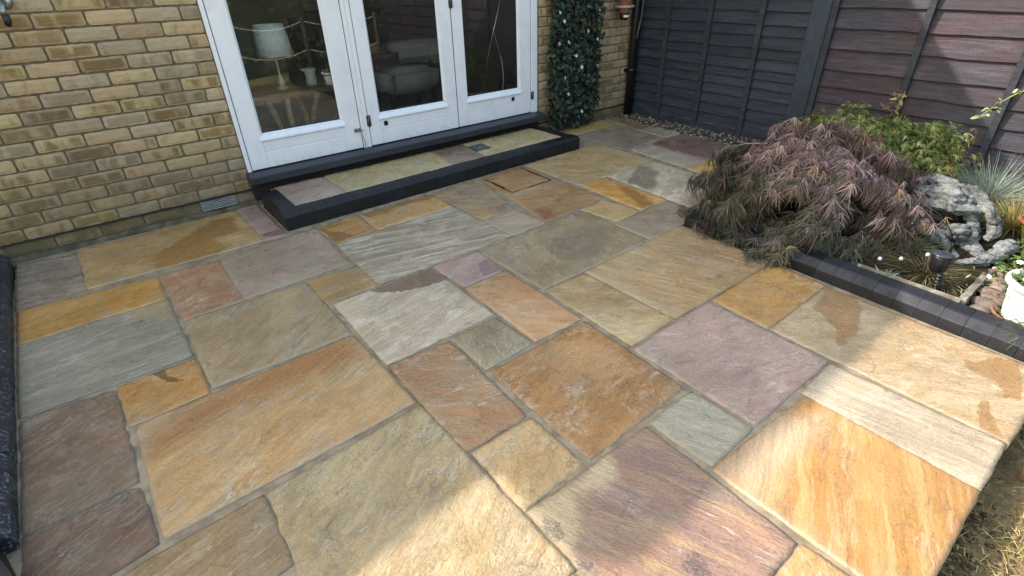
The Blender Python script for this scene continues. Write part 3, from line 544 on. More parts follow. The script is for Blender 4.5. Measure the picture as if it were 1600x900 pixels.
def put_brick(x0, x1, z, dirt=0.0, rich=True, H=0.065):
    L = x1-x0; src = FULL if L > 0.15 else HALF; bl = 0.215 if L > 0.15 else 0.1025
    o = share('brick', rnd.choice(src), wall, ((x0+x1)/2+rnd.uniform(-.0012, .0012), rnd.uniform(-.0015, .0015), z+H/2+rnd.uniform(-.001, .001)), (0, rnd.uniform(-.006, .006), 0), (L/bl, 1, H/0.065))
    a, b = rnd.choice(BP); j = rnd.uniform(0.86, 1.1); dull = 1-0.12*dirt
    o['ca'] = [v*j*dull*q_ for v, q_ in zip(lin(a, 0.98), (1.06, .985, 1.0))]; o['cb'] = [v*j*dull*q_ for v, q_ in zip(lin(b, 1.1), (1.06, .985, 1.0))]
    fl = rnd.random(); o['flash'] = 0.95 if fl < 0.2 else rnd.uniform(0.25, 0.85); o['dirt'] = float(dirt)
    return o
def course(j, x0, x1):
    off = 0.1125 if j % 2 == 0 else 0.0; out = []; k = math.floor((x0-off)/0.225)
    while True:
        a = max(x0, off+k*0.225+0.005); b = min(x1, off+(k+1)*0.225-0.005); k += 1
        if a >= x1-0.02: break
        if b-a > 0.03: out.append((a, b))
    return out
NPART = 17
for j in range(-1, NPART):
    z = 0.110+0.075*j if j >= 0 else 0.032
    d = 1.0 if j < 0 else max(0.0, 0.55-0.11*j)
    for a, b in course(j, -1.70, DX0-0.006): 
        if j < 0 and -0.36 < (a+b)/2 < -0.13: continue
        if j < 0 and a > -0.14: a = -0.115
        put_brick(a, b, z, d, H=0.065)
    for a, b in course(j, DX1+0.02, 3.90): put_brick(a, b, z, max(d, 0.0)*0.8)
# the rest of the brickwork, out of the picture
mb = MB()
def dull_bricks(x0, x1, j0, j1):
    for j in range(j0, j1):
        for a, b in course(j, x0, x1): mb.box(a, b, 0.0, 0.05, 0.110+0.075*j, 0.175+0.075*j, 0.003)
dull_bricks(-4.5, -1.71, 0, 39); dull_bricks(-1.70, DX0-.006, NPART, 39); dull_bricks(DX1+.02, 3.90, NPART, 39); dull_bricks(DX0, DX1, 29, 39)
o = mb.build('brickwork', simple('far_brick', lin((164, 140, 102)), 0.85, 0.15, 9, 0.4, 0.003, 0.2, c2=lin((132, 108, 72))), house, (0, 0, 0)); tag(o, kind='stuff')
# damp course, wall base and air vent
mb = MB(); xs = np.linspace(-4.5, DX0-.004, 90); vs = []; fs = []
for i, x in enumerate(xs):
    w = 0.003*mn.noise(Vector((x*9, 0, 0))); w2 = 0.003*mn.noise(Vector((x*13, 4, 0)))
    vs += [(x, -0.010+w, 0.1085+w2), (x, -0.012+w, 0.101+w), (x, 0.02, 0.100), (x, 0.02, 0.109)]
for i in range(len(xs)-1):
    for k in range(4): fs.append((i*4+k, i*4+(k+1) % 4, i*4+4+(k+1) % 4, i*4+4+k))
mb.add(vs, fs); mb.build('damp_course', FELT, house, (0, 0, 0))
mb = MB(); mb.box(DX1, 3.9, -.006, .02, .100, .109); mb.build('damp_course', FELT, house, (0, 0, 0))
mb = MB(); vs = []; fs = []; xs = np.linspace(-4.5, 3.9, 220)
for i, x in enumerate(xs):
    h = 0.026+0.007*mn.noise(Vector((x*6, 1, 0)))+0.003*mn.noise(Vector((x*30, 1, 0))); d = -0.012-0.005*mn.noise(Vector((x*11, 5, 0)))
    vs += [(x, d-.006, -.03), (x, d-.003, h*.6), (x, d*.4, h), (x, 0.02, h)]
for i in range(len(xs)-1):
    for k in range(3): fs.append((i*4+k, i*4+4+k, i*4+5+k, i*4+k+1))
mb.add(vs, fs, True); mb.build('wall_base', BASE_RENDER, house, (0, 0, 0))
vx0, vx1, vz0, vz1 = -0.346, -0.128, 0.030, 0.099
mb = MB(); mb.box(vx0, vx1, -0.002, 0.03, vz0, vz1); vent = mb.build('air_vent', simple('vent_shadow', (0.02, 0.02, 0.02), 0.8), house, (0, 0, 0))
for k in range(6):
    m2 = MB(); z = vz0+0.006+k*0.0112; m2.add([(vx0, -0.004, z+.005), (vx1, -0.004, z+.005), (vx1, -0.012, z), (vx0, -0.012, z), (vx0, -0.003, z+.002), (vx1, -0.003, z+.002)], [(0,1,2,3),(3,2,5,4),(0,4,5,1)]); m2.build('slat', GREYPLASTIC, vent, (0, 0, 0))
# door frame
mb = MB(); FY = -0.004
mb.box(DX0, 0.020, FY, 0.09, 0.222, DZ1, .003); mb.box(0.843, 0.872, FY+.004, 0.09, 0.222, 2.18, .003); mb.box(0.8725, 0.905, FY, 0.09, 0.222, 2.18, .003)
mb.box(2.505, DX1, FY, 0.09, 0.222, DZ1, .003); mb.box(0.0205, 2.5045, FY, 0.09, 2.185, DZ1, .003)
mb.build('door_frame', WHITE, house, (0, 0, 0))
mb = MB(); mb.box(0.0, 2.57, 0.028, 0.07, 0.19, 2.2); 
for a, b in ((0.0195, 0.026), (0.836, 0.844), (0.904, 0.912), (1.704, 1.714), (2.498, 2.506)): mb.box(a, b, 0.006, 0.0275, 0.222, 2.19)
mbs = mb
LEAVES = ((0.0255, 0.837, 0.139, 0.716), (0.911, 1.7045, 1.005, 1.600), (1.7135, 2.499, 1.812, 2.377))
GB, GT = 0.456, 2.04
for a, b, g0, g1 in LEAVES:
    mb = MB(); y0, y1 = 0.0, 0.055
    mb.box(a, g0, y0, y1, 0.228, 2.18, .003); mb.box(g1, b, y0, y1, 0.228, 2.18, .003); mb.box(g0+.0005, g1-.0005, y0, y1, GT, 2.18, .003)
    mb.box(g0+.0005, g1-.0005, y0+.001, y1, 0.228, 0.333, .002); mb.box(g0+.0005, g1-.0005, y0+.005, y1, 0.3305, 0.341); mb.box(g0+.0005, g1-.0005, y0+.001, y1, 0.338, 0.404, .002); mb.box(g0+.0005, g1-.0005, y0+.006, y1, 0.402, 0.448)
    leaf = mb.build('door_leaf', WHITE, house, (0, 0, 0))
    m2 = MB(); m2.prism([(-.010, .410), (-.010, .420), (.006, .447), (.024, .458), (.03, .458), (.03, .410)], lambda p, q, t: (t, p, q), g0-.012, g1+.010)
    m2.build('weather_bar', WHITE, leaf, (0, 0, 0))
    m2 = MB()
    for (x0, x1, sgn) in ((g0+.0005, g0+.014, 1), (g1-.014, g1-.0005, -1)):
        m2.prism([(x0 if sgn > 0 else x1, .004), (x1 if sgn > 0 else x0, .022), (x1 if sgn > 0 else x0, .03), (x0 if sgn > 0 else x1, .03)], lambda p, q, t: (p, q, t), .458, GT)
    m2.build('glazing_bead', WHITE, leaf, (0, 0, 0))
    m2 = MB(); m2.box(g0+.012, g1-.012, 0.024, 0.028, .45, GT+.01); m2.build('pane', GLASS, leaf, (0, 0, 0))
    m2 = MB(); m2.box(g0+.010, g0+.017, .0225, .0238, .457, GT); m2.box(g1-.017, g1-.010, .0225, .0238, .457, GT); m2.box(g0+.017, g1-.017, .0225, .0238, .455, .462); m2.build('gasket', SEAL, leaf, (0, 0, 0))
    if a < .5:
        m2 = MB(); m2.box(.785, .832, -.010, 0.0, .350, .378, .003); m2.box(.800, .818, -.022, -.009, .356, .372, .003); m2.box(.826, .850, -.014, -.005, .352, .362, .002)
        m2.tube([(.832, -.012, .352), (.842, -.014, .31), (.852, -.013, .27), (.848, -.016, .235)], .0022, 6); m2.build('hook', STEEL, leaf, (0, 0, 0))
    else:
        kx = 1.046 if a < 1 else 2.290
        m2 = MB(); m2.box(kx-.016, kx+.016, -.005, 0.0, .358, .392, .003); m2.box(kx-.009, kx+.009, -.0065, -.004, .365, .385); m2.box(kx-.012, kx+.012, -.009, -.0055, .373, .377); m2.build('lock_plate', DARKMETAL, leaf, (0, 0, 0))
mbs2 = MB()
for a, b in ((0.0195, 0.026), (0.836, 0.844), (0.904, 0.912), (1.704, 1.714), (2.498, 2.506)): mbs2.box(a, b, 0.010, 0.06, 0.224, 2.19)
mbs2.build('door_seal', SEAL, house, (0, 0, 0))
for hx, hz, hl in ((0.9085, .415, .085), (1.709, 1.17, .1), (2.512, .375, .07), (0.9085, 1.9, .085)):
    m2 = MB(); m2.tube([(hx, -.008, hz-hl/2), (hx, -.008, hz+hl/2)], .007, 10); m2.box(hx-.016, hx+.018, -.0055, .002, hz-hl/2+.004, hz+hl/2-.004); m2.build('hinge', simple('hinge_metal', (0.10, 0.105, 0.115), .45, .2, 30, .2, .001, .5, .6) if 'hinge_metal' not in bpy.data.materials else bpy.data.materials['hinge_metal'], house, (0, 0, 0))
mb = MB(); mb.prism([(.03, .2215), (-.036, .2195), (-.098, .208), (-.105, .203), (-.105, .163), (-.098, .158), (-.02, .152), (.03, .152)], lambda p, q, t: (t, p, q), -.022, 2.592, 30)
mb.build('door_sill', SILL, house, (0, 0, 0))
mb = MB(); mb.box(DX0-.0, DX1, -.012, .008, -.02, .15); mb.build('sill_shade_strip', FELT, house, (0, 0, 0))  # black strip standing in for the shade below the sill
# roof: the eave whose shadow lies over the patio
mb = MB()
for x0, x1, ze in ((-2.9, 6.0, 3.27), (-9.0, -2.905, 2.80)):
    mb.prism([(-.30, ze-.12), (-.30, ze), (4.2, ze+1.75), (8.4, ze+.2), (8.4, ze-.12)], lambda p, q, t: (t, p, q), x0, x1)
mb.build('roof', TILE, house, (0, 0, 0))
mb = MB(); mb.box(-4.5, 3.95, 0.262, 0.27, 2.45, 3.1); mb.build('lintel', PLASTER, house, (0, 0, 0))
# room behind the doors
mb = MB(); mb.box(-.9, 3.7, .262, 4.4, .02, .10); mb.build('room_floor', CARPET, house, (0, 0, 0))
mb = MB(); mb.box(-.95, -.9, .262, 4.4, .02, 2.45); mb.box(3.7, 3.75, .262, 4.4, .02, 2.45); mb.box(-.9, 3.7, 4.4, 4.45, .02, 2.45); mb.box(-.95, 3.75, .262, 4.45, 2.45, 2.5); mb.box(-.9, DX0, .262, .27, .1, 2.45); mb.box(DX1, 3.7, .262, .27, .1, 2.45)
mb.build('room_shell', PLASTER, house, (0, 0, 0))

# tap at the picture's left edge
tap = thing('garden_tap', (-.86, -.02, 1.24), 'metal garden tap on the brick wall at the top left', 'tap')
mb = MB(); mb.lathe([(0, 0), (.032, 0), (.032, .006), (.02, .012), (0, .012)], (0, 0, 0), 18)
mb.v = [(-.858+x, -.002-z, 1.283+y) for x, y, z in mb.v]; mb.build('backplate', STEEL, tap, (-.86, -.02, 1.24))
mb = MB(); mb.tube([(-.858, 0, 1.283), (-.858, -.05, 1.283), (-.868, -.09, 1.278), (-.872, -.105, 1.25), (-.872, -.107, 1.225)], [.011, .012, .012, .011, .010], 10); mb.build('spout', STEEL, tap, (-.86, -.02, 1.24))
mb = MB(); mb.box(-.885, -.835, -.062, -.05, 1.312, 1.320, .003); mb.tube([(-.858, -.056, 1.29), (-.858, -.056, 1.315)], .007, 8); mb.build('handle', BLACKPLASTIC, tap, (-.86, -.02, 1.24))
mb = MB(); mb.tube([(-.872, -.107, 1.230), (-.872, -.107, 1.205), (-.878, -.10, 1.185)], [.016, .016, .013], 12); mb.build('hose_connector', SUNLITBLOCK, tap, (-.86, -.02, 1.24))

# ------------------------------------------------------------------ door step
step = thing('door_step', (1.28, -.3, 0), 'low step of black edging blocks filled with stone slabs below the white doors', 'step')
ZS = 0.105
PROF = [(0, 0), (0, .082), (.006, .092), (.016, .1035), (.024, .105), (.108, .105), (.108, 0)]
def edge_block(name, mat, parent, o, along, inward, L, prof=PROF, hz=0.0, seed=0, jt=0.0006):
    """one block: o = outer bottom corner, along / inward = unit 2D vectors"""
    mb = MB(); j = [rnd.uniform(-.0015, .0015) for _ in range(4)]; n = 3
    mb.prism(prof, lambda p, q, t: (o[0]+along[0]*t+inward[0]*(p+j[0]), o[1]+along[1]*t+inward[1]*(p+j[0]), hz+q+(j[1] if q > .03 else 0)), jt, L-jt, 1)
    return mb.build(name, mat, parent, (o[0], o[1], hz))
fy = lambda x: -.618+.0115*x
NB = 28; P_ = (2.562-.008)/NB
for i in range(NB):
    x = .008+i*P_; edge_block('edging_block', BLACKBLOCK, step, (x, fy(x)), (1, .0115), (0, 1), P_)
for i in range(4):
    y = fy(0)+.1095+i*.098; edge_block('edging_block', BLACKBLOCK, step, (.008, y), (0, 1), (1, 0), .098); edge_block('edging_block', BLACKBLOCK, step, (2.562, y+.03), (0, 1), (-1, 0), .098)
mb = MB(); mb.box(.1, 2.47, -.50, -.02, 0, .085); mb.build('step_bed', JOINT, step, (1.28, -.3, 0))
for i, (x0, x1, A, B, C, ang, st) in enumerate(((.118, .463, (166, 148, 140), (158, 140, 132), (172, 156, 148), 10, 2), (.470, 1.352, (184, 174, 136), (176, 164, 124), (178, 166, 118), 50, 2), (1.360, 1.650, (142, 122, 108), (128, 110, 92), (150, 132, 116), -30, 3), (1.658, 2.452, (192, 180, 138), (178, 162, 116), (204, 198, 168), 20, 2.5))):
    k = .03 if i in (1, 2) else 0
    make_slab(([(x0+(.03 if i in (2, 3) else 0), -.055), (x1+k, -.055), (x1-k*.6, fy(x1)+.112), (x0-(.018 if i in (2, 3) else 0), fy(x0)+.112)], A, B, C, ang, st, .4, .5, .35, (0, 0, 0), [], []), step, ZS-.002, .02, 90+i)
mb = MB(); mb.prism([(1.665, -.185), (1.800, -.180), (1.792, -.325), (1.655, -.333)], lambda p, q, t: (p, q, t), .09, .1105); pl = mb.build('cover_plate', simple('slate_plate', lin((84, 84, 88)), .5, .15, 20, .3, .002), step, (1.28, -.3, 0))
mb = MB(); mb.lathe([(0, .1135), (.005, .113), (.006, .1105)], (1.728, -.262, 0), 10); mb.build('stud', CHROME, pl, (1.28, -.3, 0))

# ------------------------------------------------------------------ kerbs
KP = [(0, -.02), (0, .047), (.004, .052), (.032, .079), (.038, .082), (.118, .082), (.118, -.02)]
bk = thing('bed_kerb', (1.9, -3.0, 0), 'row of black bevelled kerb blocks edging the planting bed', 'kerb')
kx = lambda y: 1.906+.048*(y+2.168)
y = -2.165; i = 0
while y > -4.6:
    L = .0885; edge_block('kerb_block', SUNLITBLOCK if y < -2.9 else BLACKBLOCK, bk, (kx(y), y), (.048*-1, -1), (1, 0), L, KP); y -= L  # sunny end of the row uses the block colour with sunlight painted in
x = 2.03
edge_block('kerb_block', BLACKBLOCK, bk, (1.908, -2.160), (1, 0), (0, -1), .118, [(0, -.02), (0, .047), (.032, .079), (.038, .0835), (.11, .0835), (.11, -.02)])
while x < 3.82:
    edge_block('kerb_block', BLACKBLOCK, bk, (x, -2.160), (1, 0), (0, -1), .0885, KP); x += .0885
lk = thing('side_kerb', (-1.36, -1.3, 0), 'black kerb blocks with white glints painted in along the left edge of the patio', 'kerb')
lx = lambda y: -1.352-.0355*y
y = -.015
while y > -2.26:
    edge_block('kerb_block', GLINTBLOCK, lk, (lx(y), y), (.0355, -1), (-1, 0), .098, KP); y -= .098
mb = MB(); mb.prism([(-1.300, -2.275), (-1.272, -2.38), (-1.240, -2.47), (-1.232, -4.0), (-1.75, -4.0), (-1.75, -2.275)], lambda p, q, t: (p, q, t), -.05, .085); mb.build('end_block', BLACKBLOCK, lk, (-1.36, -1.3, 0))
wavy('side_bed_soil', -3.4, -1.45, -3.9, -0.02, 0.03, 20, 40, .012, SOIL)
mb = MB(); mb.box(1.99, 3.92, -5.5, -2.24, -.2, .02); tag(mb.build('bed_base', SOIL), kind='structure')
wavy('bed_soil', 1.95, 3.92, -5.5, -2.23, .052, 60, 100, .014, SOIL, sc=6)

# ------------------------------------------------------------------ fence (runs along the right side, x = 3.9)
FX = 3.905
def lap_board(y0, y1, zlow, ztop, seed, mat, parent, waney=0.006, lean=0.024):
    n = max(20, int((y0-y1)/.035)); vs = []; fs = []
    for i in range(n+1):
        y = y0+(y1-y0)*i/n
        w = waney*mn.noise(Vector((y*3+seed*7, 0, 0)))+waney*0.8*mn.noise(Vector((y*9+seed*3, 5, 0)))
        k = mn.noise(Vector((y*2.2+seed*11, 9, 0)))
        if k > .45: w -= (k-.45)*0.035
        b = 0.003*mn.noise(Vector((y*2+seed, 3, 0)))
        vs += [(FX-lean+b, y, zlow+w), (FX+b*.5, y, ztop), (FX+.006, y, ztop), (FX-lean+.012+b, y, zlow+w)]
    for i in range(n):
        for k in range(4): fs.append((i*4+k, i*4+(k+1) % 4, i*4+4+(k+1) % 4, i*4+4+k))
    fs += [(3, 2, 1, 0), (n*4, n*4+1, n*4+2, n*4+3)]
    mb = MB(); mb.add(vs, fs); return mb.build('board', mat, parent, (FX, (y0+y1)/2, zlow))
def upright(name, y0, y1, z0, z1, d0, d1, mat, parent):
    mb = MB(); mb.box(FX-d1, FX-d0, min(y0, y1), max(y0, y1), z0, z1, .002); return mb.build(name, mat, parent, (FX, (y0+y1)/2, z0))
def fence_panel(label, y0, y1, lows, battens, mat, bw=.040, trim=FENCE_TRIM, rail=None):
    t = thing('garden_fence', (FX, (y0+y1)/2, 0), label, 'fence', 'fence bays along the side of the garden')
    for i, z in enumerate(lows):
        top = (lows[i+1] if i+1 < len(lows) else z+.1)+.022
        lap_board(y0, y1, z, top, rnd.random()*50, mat, t)
    for b in battens: upright('batten', b-bw/2, b+bw/2, lows[0]-.03 if rail is None else rail[0], 1.80, .010, .050, trim, t)
    if rail: 
        mb = MB(); mb.box(FX-.034, FX+.01, y1, y0, rail[0], rail[1], .003); mb.build('bottom_rail', trim, t, (FX, (y0+y1)/2, rail[0]))
    mb = MB(); mb.box(FX-.045, FX+.02, y1, y0, 1.80, 1.835, .004); mb.build('capping', trim, t, (FX, (y0+y1)/2, 1.8))
    return t
l1 = [.068, .160, .252, .342, .428, .505, .576, .664, .745, .841, .922, 1.022, 1.115, 1.21, 1.30, 1.395, 1.49, 1.585, 1.68, 1.76]
fence_panel('blue black lapped fence panel next to the house wall', .045, -1.70, l1, (.030, -.384, -.832, -1.312), FENCE_DARK, .043, FENCE_TRIM, (-.03, .066))
l2 = [.02, .15, .275, .40, .518, .638, .787, .925, 1.065, 1.205, 1.345, 1.48, 1.62, 1.74]
fence_panel('faded purple brown fence panel with wide boards behind the planting bed', -1.868, -3.70, l2, (-1.874, -2.478, -3.045, -3.68), FENCE_PURPLE, .042)
fence_panel('faded purple brown fence panel farthest from the house', -3.83, -5.66, l2, (-3.85, -4.44, -5.03, -5.62), FENCE_PURPLE, .042)
for y0, lab in ((-1.702, 'broad smooth blue grey fence post between the two fence panels'), (-3.712, 'blue grey fence post at the far end of the purple fence panel')):
    p = thing('fence_post', (FX, y0-.06, 0), lab, 'post', 'fence posts'); mb = MB(); mb.box(FX-.048, FX+.06, y0-.142, y0, -.1, 1.88, .006); mb.build('shaft', FENCE_POST, p, (FX, y0-.06, 0))
    mb = MB(); mb.prism([(-.055, 1.881), (.067, 1.881), (.006, 1.93)], lambda a, b, t: (FX+a, t, b), y0-.15, y0+.008); mb.build('cap', FENCE_POST, p, (FX, y0-.06, 0))
# gravel strip
def stones(name, n, fx, fz, smin, smax, cols, label=None):
    base_v = np.array([(1,0,0),(-1,0,0),(0,1,0),(0,-1,0),(0,0,1),(0,0,-1),(.6,.6,.55),(-.6,.6,.55),(.6,-.6,.55),(-.6,-.6,.55),(.6,.6,-.55),(-.6,.6,-.55),(.6,-.6,-.55),(-.6,-.6,-.55)])
    Ft = np.array([(4,8,6),(4,6,7),(4,7,9),(4,9,8),(0,6,8),(2,7,6),(1,9,7),(3,8,9),(0,12,10),(0,10,6),(0,8,12),(2,10,11),(2,6,10),(2,11,7),(1,11,13),(1,7,11),(1,13,9),(3,13,12),(3,9,13),(3,12,8),(5,10,12),(5,11,10),(5,13,11),(5,12,13)])
    V = []; F = []; Cc = []
    for i in range(n):
        x, y = fx(); s = rnd.uniform(smin, smax); sc = np.array([s, s*rnd.uniform(.6, 1), s*rnd.uniform(.45, .75)])
        v = base_v*sc*(1+rng.normal(0, .12, (14, 1))); a = rnd.uniform(0, 6.28); c, s_ = math.cos(a), math.sin(a)
        v = v@np.array([[c, s_, 0], [-s_, c, 0], [0, 0, 1]]); V.append(v+(x, y, fz()+sc[2]*.4)); F.append(Ft+14*i); cc = rnd.choice(cols); k = rnd.uniform(.75, 1.2); Cc.append(np.tile([q*k for q in cc], (14, 1)))
    return fastmesh(name, np.concatenate(V), np.concatenate(F), GRAVEL, None, np.concatenate(Cc), True)
gc = [lin(c) for c in ((116, 102, 88), (84, 76, 70), (98, 78, 62), (150, 138, 122), (66, 60, 58), (104, 86, 76))]
o = stones('gravel', 1500, lambda: (rnd.uniform(3.60, 3.90), rnd.uniform(-2.15, .0)), lambda: rnd.uniform(-.015, .005), .008, .019, gc)
tag(o, 'strip of mixed small stones along the foot of the dark fence', None, None, 'stuff')
mb = MB(); mb.box(3.58, 4.1, -2.14, .008, -.2, -.012); tag(mb.build('gravel_bed', SOIL), kind='structure')

# ------------------------------------------------------------------ drainpipe and wall planter in the corner
dp = thing('downpipe', (3.80, -.05, 0), 'black drainpipe in the corner between the brick wall and the dark fence', 'pipe')
mb = MB(); mb.tube([(3.792, -.052, -.01), (3.800, -.052, 1.0), (3.806, -.052, 3.1)], .036, 16); mb.build('pipe', BLACKPLASTIC, dp, (3.8, -.05, 0))
mb = MB(); mb.box(3.83, 3.90, -.05, .005, -.05, 1.85); mb.build('corner_shade_strip', BLACKPLASTIC, dp, (3.8, -.05, 0))  # dark strip added for the shaded gap between fence and wall
for z in (.45, 1.35):
    mb = MB(); mb.lathe([(.037, -.018), (.044, -.018), (.044, .018), (.037, .018)], (3.797, -.052, z), 16, True, True); mb.box(3.745, 3.85, -.014, -.002, z-.015, z+.015); mb.build('pipe_clip', BLACKPLASTIC, dp, (3.8, -.05, 0))
mb = MB(); mb.tube([(3.86, -.075, 1.30), (3.86, -.078, 1.05), (3.85, -.08, .93), (3.81, -.085, .80), (3.80, -.09, .74)], .011, 8); mb.build('overflow_pipe', simple('worn_pipe', lin((70, 70, 72)), .5), dp, (3.8, -.05, 0))
wp = thing('wall_pot', (3.545, -.12, 1.0), 'small terracotta pot held in a pale ring in the corner above the ivy panel', 'pot')
c = (3.555, -.115, 0)
mb = MB(); mb.lathe([(0, .985), (.048, .985), (.054, 1.02), (.068, 1.15), (.072, 1.15), (.074, 1.18), (.066, 1.18), (.06, 1.15), (0, 1.15)], c, 24); mb.build('pot', TERRA, wp, (3.545, -.12, 1.0))
mb = MB(); mb.lathe([(.062, 1.035), (.088, 1.030), (.092, 1.040), (.088, 1.052), (.064, 1.052)], c, 28, True, True); mb.box(3.545, 3.565, -.03, .0, 1.03, 1.05); mb.build('ring', GREYPLASTIC, wp, (3.545, -.12, 1.0))
mb = MB(); mb.lathe([(0, .93), (.036, .93), (.044, .95), (.05, .984), (0, .984)], c, 24); mb.build('base_cup', BLACKPLASTIC, wp, (3.545, -.12, 1.0))
mb = MB(); n = 10; vs = []; 
for i in range(n+1):
    a = -2.5+1.5*i/n; vs += [(c[0]+.0465*math.cos(a), c[1]+.0465*math.sin(a), .952), (c[0]+.0505*math.cos(a), c[1]+.0505*math.sin(a), .972)]
mb.add(vs, [(2*i, 2*i+2, 2*i+3, 2*i+1) for i in range(n)]); mb.build('label_strip', PETAL, wp, (3.545, -.12, 1.0))

# ------------------------------------------------------------------ foliage tools
def lobed(n, L, w, droop, spread, segs=3, fold=0.0, wide=0.5):
    """palmate leaf: n narrow lobes; local +x is the leaf's direction, z its upper side"""
    V = []; F = []
    for k in range(n):
        a = (k-(n-1)/2)/max(1, (n-1)/2)*spread if n > 1 else 0; l = L*(1-.38*abs(a)/max(spread, .01)); ca, sa = math.cos(a), math.sin(a)
        o = len(V)
        for i in range(segs+1):
            u = i/segs; ww = w*(math.sin(PI*min(1, .12+.88*u))**.7)*(1 if u < 1 else .12); r = l*u
            x = r*ca; y = r*sa; z = -droop*L*u*u
            V += [(x-sa*ww, y+ca*ww, z-fold*ww), (x+sa*ww, y-ca*ww, z-fold*ww)]
        for i in range(segs): F.append((o+2*i, o+2*i+1, o+2*i+3, o+2*i+2))
    return np.array(V), np.array(F)
def lace(n, L, w, spread, rs, segs=4):
    r = random.Random(rs); V = []; F = []; T = []
    for k in range(n):
        a = (k-(n-1)/2)/max(1, (n-1)/2)*spread+r.uniform(-.14, .14); l = L*(1-.35*abs(a)/max(spread, .01))*r.uniform(.65, 1.12); dr = r.uniform(.2, 1.1); cv = r.uniform(-.35, .35); ti = r.uniform(.62, 1.35); o = len(V); zt = r.uniform(-.25, .25)
        for i in range(segs+1):
            u = i/segs; aa = a+cv*u; x = l*u*math.cos(aa); y = l*u*math.sin(aa); z = zt*l*u-dr*l*u*u*.8; ww = w*(.35+2.6*u*(1-u)**1.2)*(1 if u < 1 else .1)
            V += [(x-math.sin(aa)*ww, y+math.cos(aa)*ww, z), (x+math.sin(aa)*ww, y-math.cos(aa)*ww, z-.3*ww)]; T += [ti, ti]
        for i in range(segs): F.append((o+2*i, o+2*i+1, o+2*i+3, o+2*i+2))
    return np.array(V), np.array(F), np.array(T)
def frames(D, up):
    D = D/np.linalg.norm(D, axis=1, keepdims=True); Y = np.cross(up, D); nn = np.linalg.norm(Y, axis=1, keepdims=True); Y = Y/np.maximum(nn, 1e-6); Z = np.cross(D, Y)
    return np.stack([D, Y, Z], 2)                                   # columns
def scatter(name, T, P, R, S, C, mat, parent=None):
    tv, tf = T; n = len(P); k = len(tv)
    V = np.einsum('nij,kj->nki', R, tv)*S[:, None, None]+P[:, None, :]
    F = (tf[None]+(np.arange(n)*k)[:, None, None]).reshape(-1, tf.shape[1])
    return fastmesh(name, V.reshape(-1, 3), F, mat, parent, np.repeat(C, k, 0))
def place_leaves(parent, temps, P, R, S, C, idx):
    mes = []
    for tp_ in temps:
        tv, tf = tp_[:2]; tt = tp_[2] if len(tp_) > 2 else np.ones(len(tv)); me = bpy.data.meshes.new('leaf'); me.from_pydata(tv.tolist(), [], tf.tolist()); me.attributes.new('tint', 'FLOAT', 'POINT').data.foreach_set('value', tt.astype(np.float32)); me.update(); me.materials.append(LEAF_O); mes.append(me)
    b = base(parent)
    for q, i in enumerate(idx):
        o = bpy.data.objects.new('leaf', mes[q % len(mes)]); COL.objects.link(o); o.parent = parent
        m = Matrix(R[i].tolist()).to_4x4(); m = Matrix.Translation(Vector(P[i])-b) @ m @ Matrix.Scale(float(S[i]), 4); o.matrix_local = m
        o['col'] = [float(v) for v in C[i]]
CAM = np.array(cam_ob.matrix_world.translation)
def crown(parent, ctr, rad, n, temps, colf, size, hang=0.6, low=-.25, shell=(.62, 1.0), clumps=120, npart=300, squash=None, jit=.055, seed=1):
    r = np.random.default_rng(seed); ctr = np.array(ctr); rad = np.array(rad)
    U = r.normal(size=(clumps*3, 3)); U /= np.linalg.norm(U, axis=1, keepdims=True); U = U[U[:, 2] > low][:clumps]
    cr = r.uniform(shell[0], shell[1], len(U))**.6; cidx = r.integers(0, len(U), n)
    t = r.uniform(0, 1, n)                                           # along the drooping twig of the clump
    out = U[cidx]; hor = out.copy(); hor[:, 2] *= .3; hor /= np.linalg.norm(hor, axis=1, keepdims=True)
    P = ctr+out*cr[cidx][:, None]*rad+hor*((t-.5)*.16)[:, None]+np.array([0, 0, -1.])*(t*t*.09)[:, None]+r.normal(0, jit, (n, 3))*np.array([1, 1, .55])
    D = out*np.array([1, 1, .4])+r.normal(0, .38, (n, 3)); D[:, 2] -= hang+.4*t
    up = out+np.array([0, 0, .9])+r.normal(0, .25, (n, 3))
    R = frames(D, up); S = r.uniform(*size, n); C = colf(P, out, r)
    P[:, 2] = np.maximum(P[:, 2], .03+r.uniform(0, .03, n))
    vis = np.linalg.norm(P-CAM, axis=1)-0.5*(((P-ctr)/rad)@((CAM-ctr)/np.linalg.norm(CAM-ctr)))
    order = np.argsort(vis); part = order[:npart]; rest = order[npart:]
    place_leaves(parent, temps, P, R, S, C, part)
    m = len(temps)
    for k in range(m):
        sel = rest[k::m]
        if k == 0: acc = []
        acc.append((temps[k], sel))
    Vs = []; Fs = []; Cs = []; o = 0
    for (tv, tf, tt), sel in acc:
        V = (np.einsum('nij,kj->nki', R[sel], tv)*S[sel][:, None, None]+P[sel][:, None, :]).reshape(-1, 3)
        Fs.append((tf[None]+(np.arange(len(sel))*len(tv))[:, None, None]).reshape(-1, 4)+o); o += len(V); Vs.append(V); Cs.append((C[sel][:, None, :]*tt[None, :, None]).reshape(-1, 3))
    ob = fastmesh('foliage', np.concatenate(Vs), np.concatenate(Fs), LEAF_V, parent, np.concatenate(Cs)); tag(ob, kind='stuff')
    return U, cr
def palette(cols, k=1.0): return np.array([lin(c, k) for c in cols])

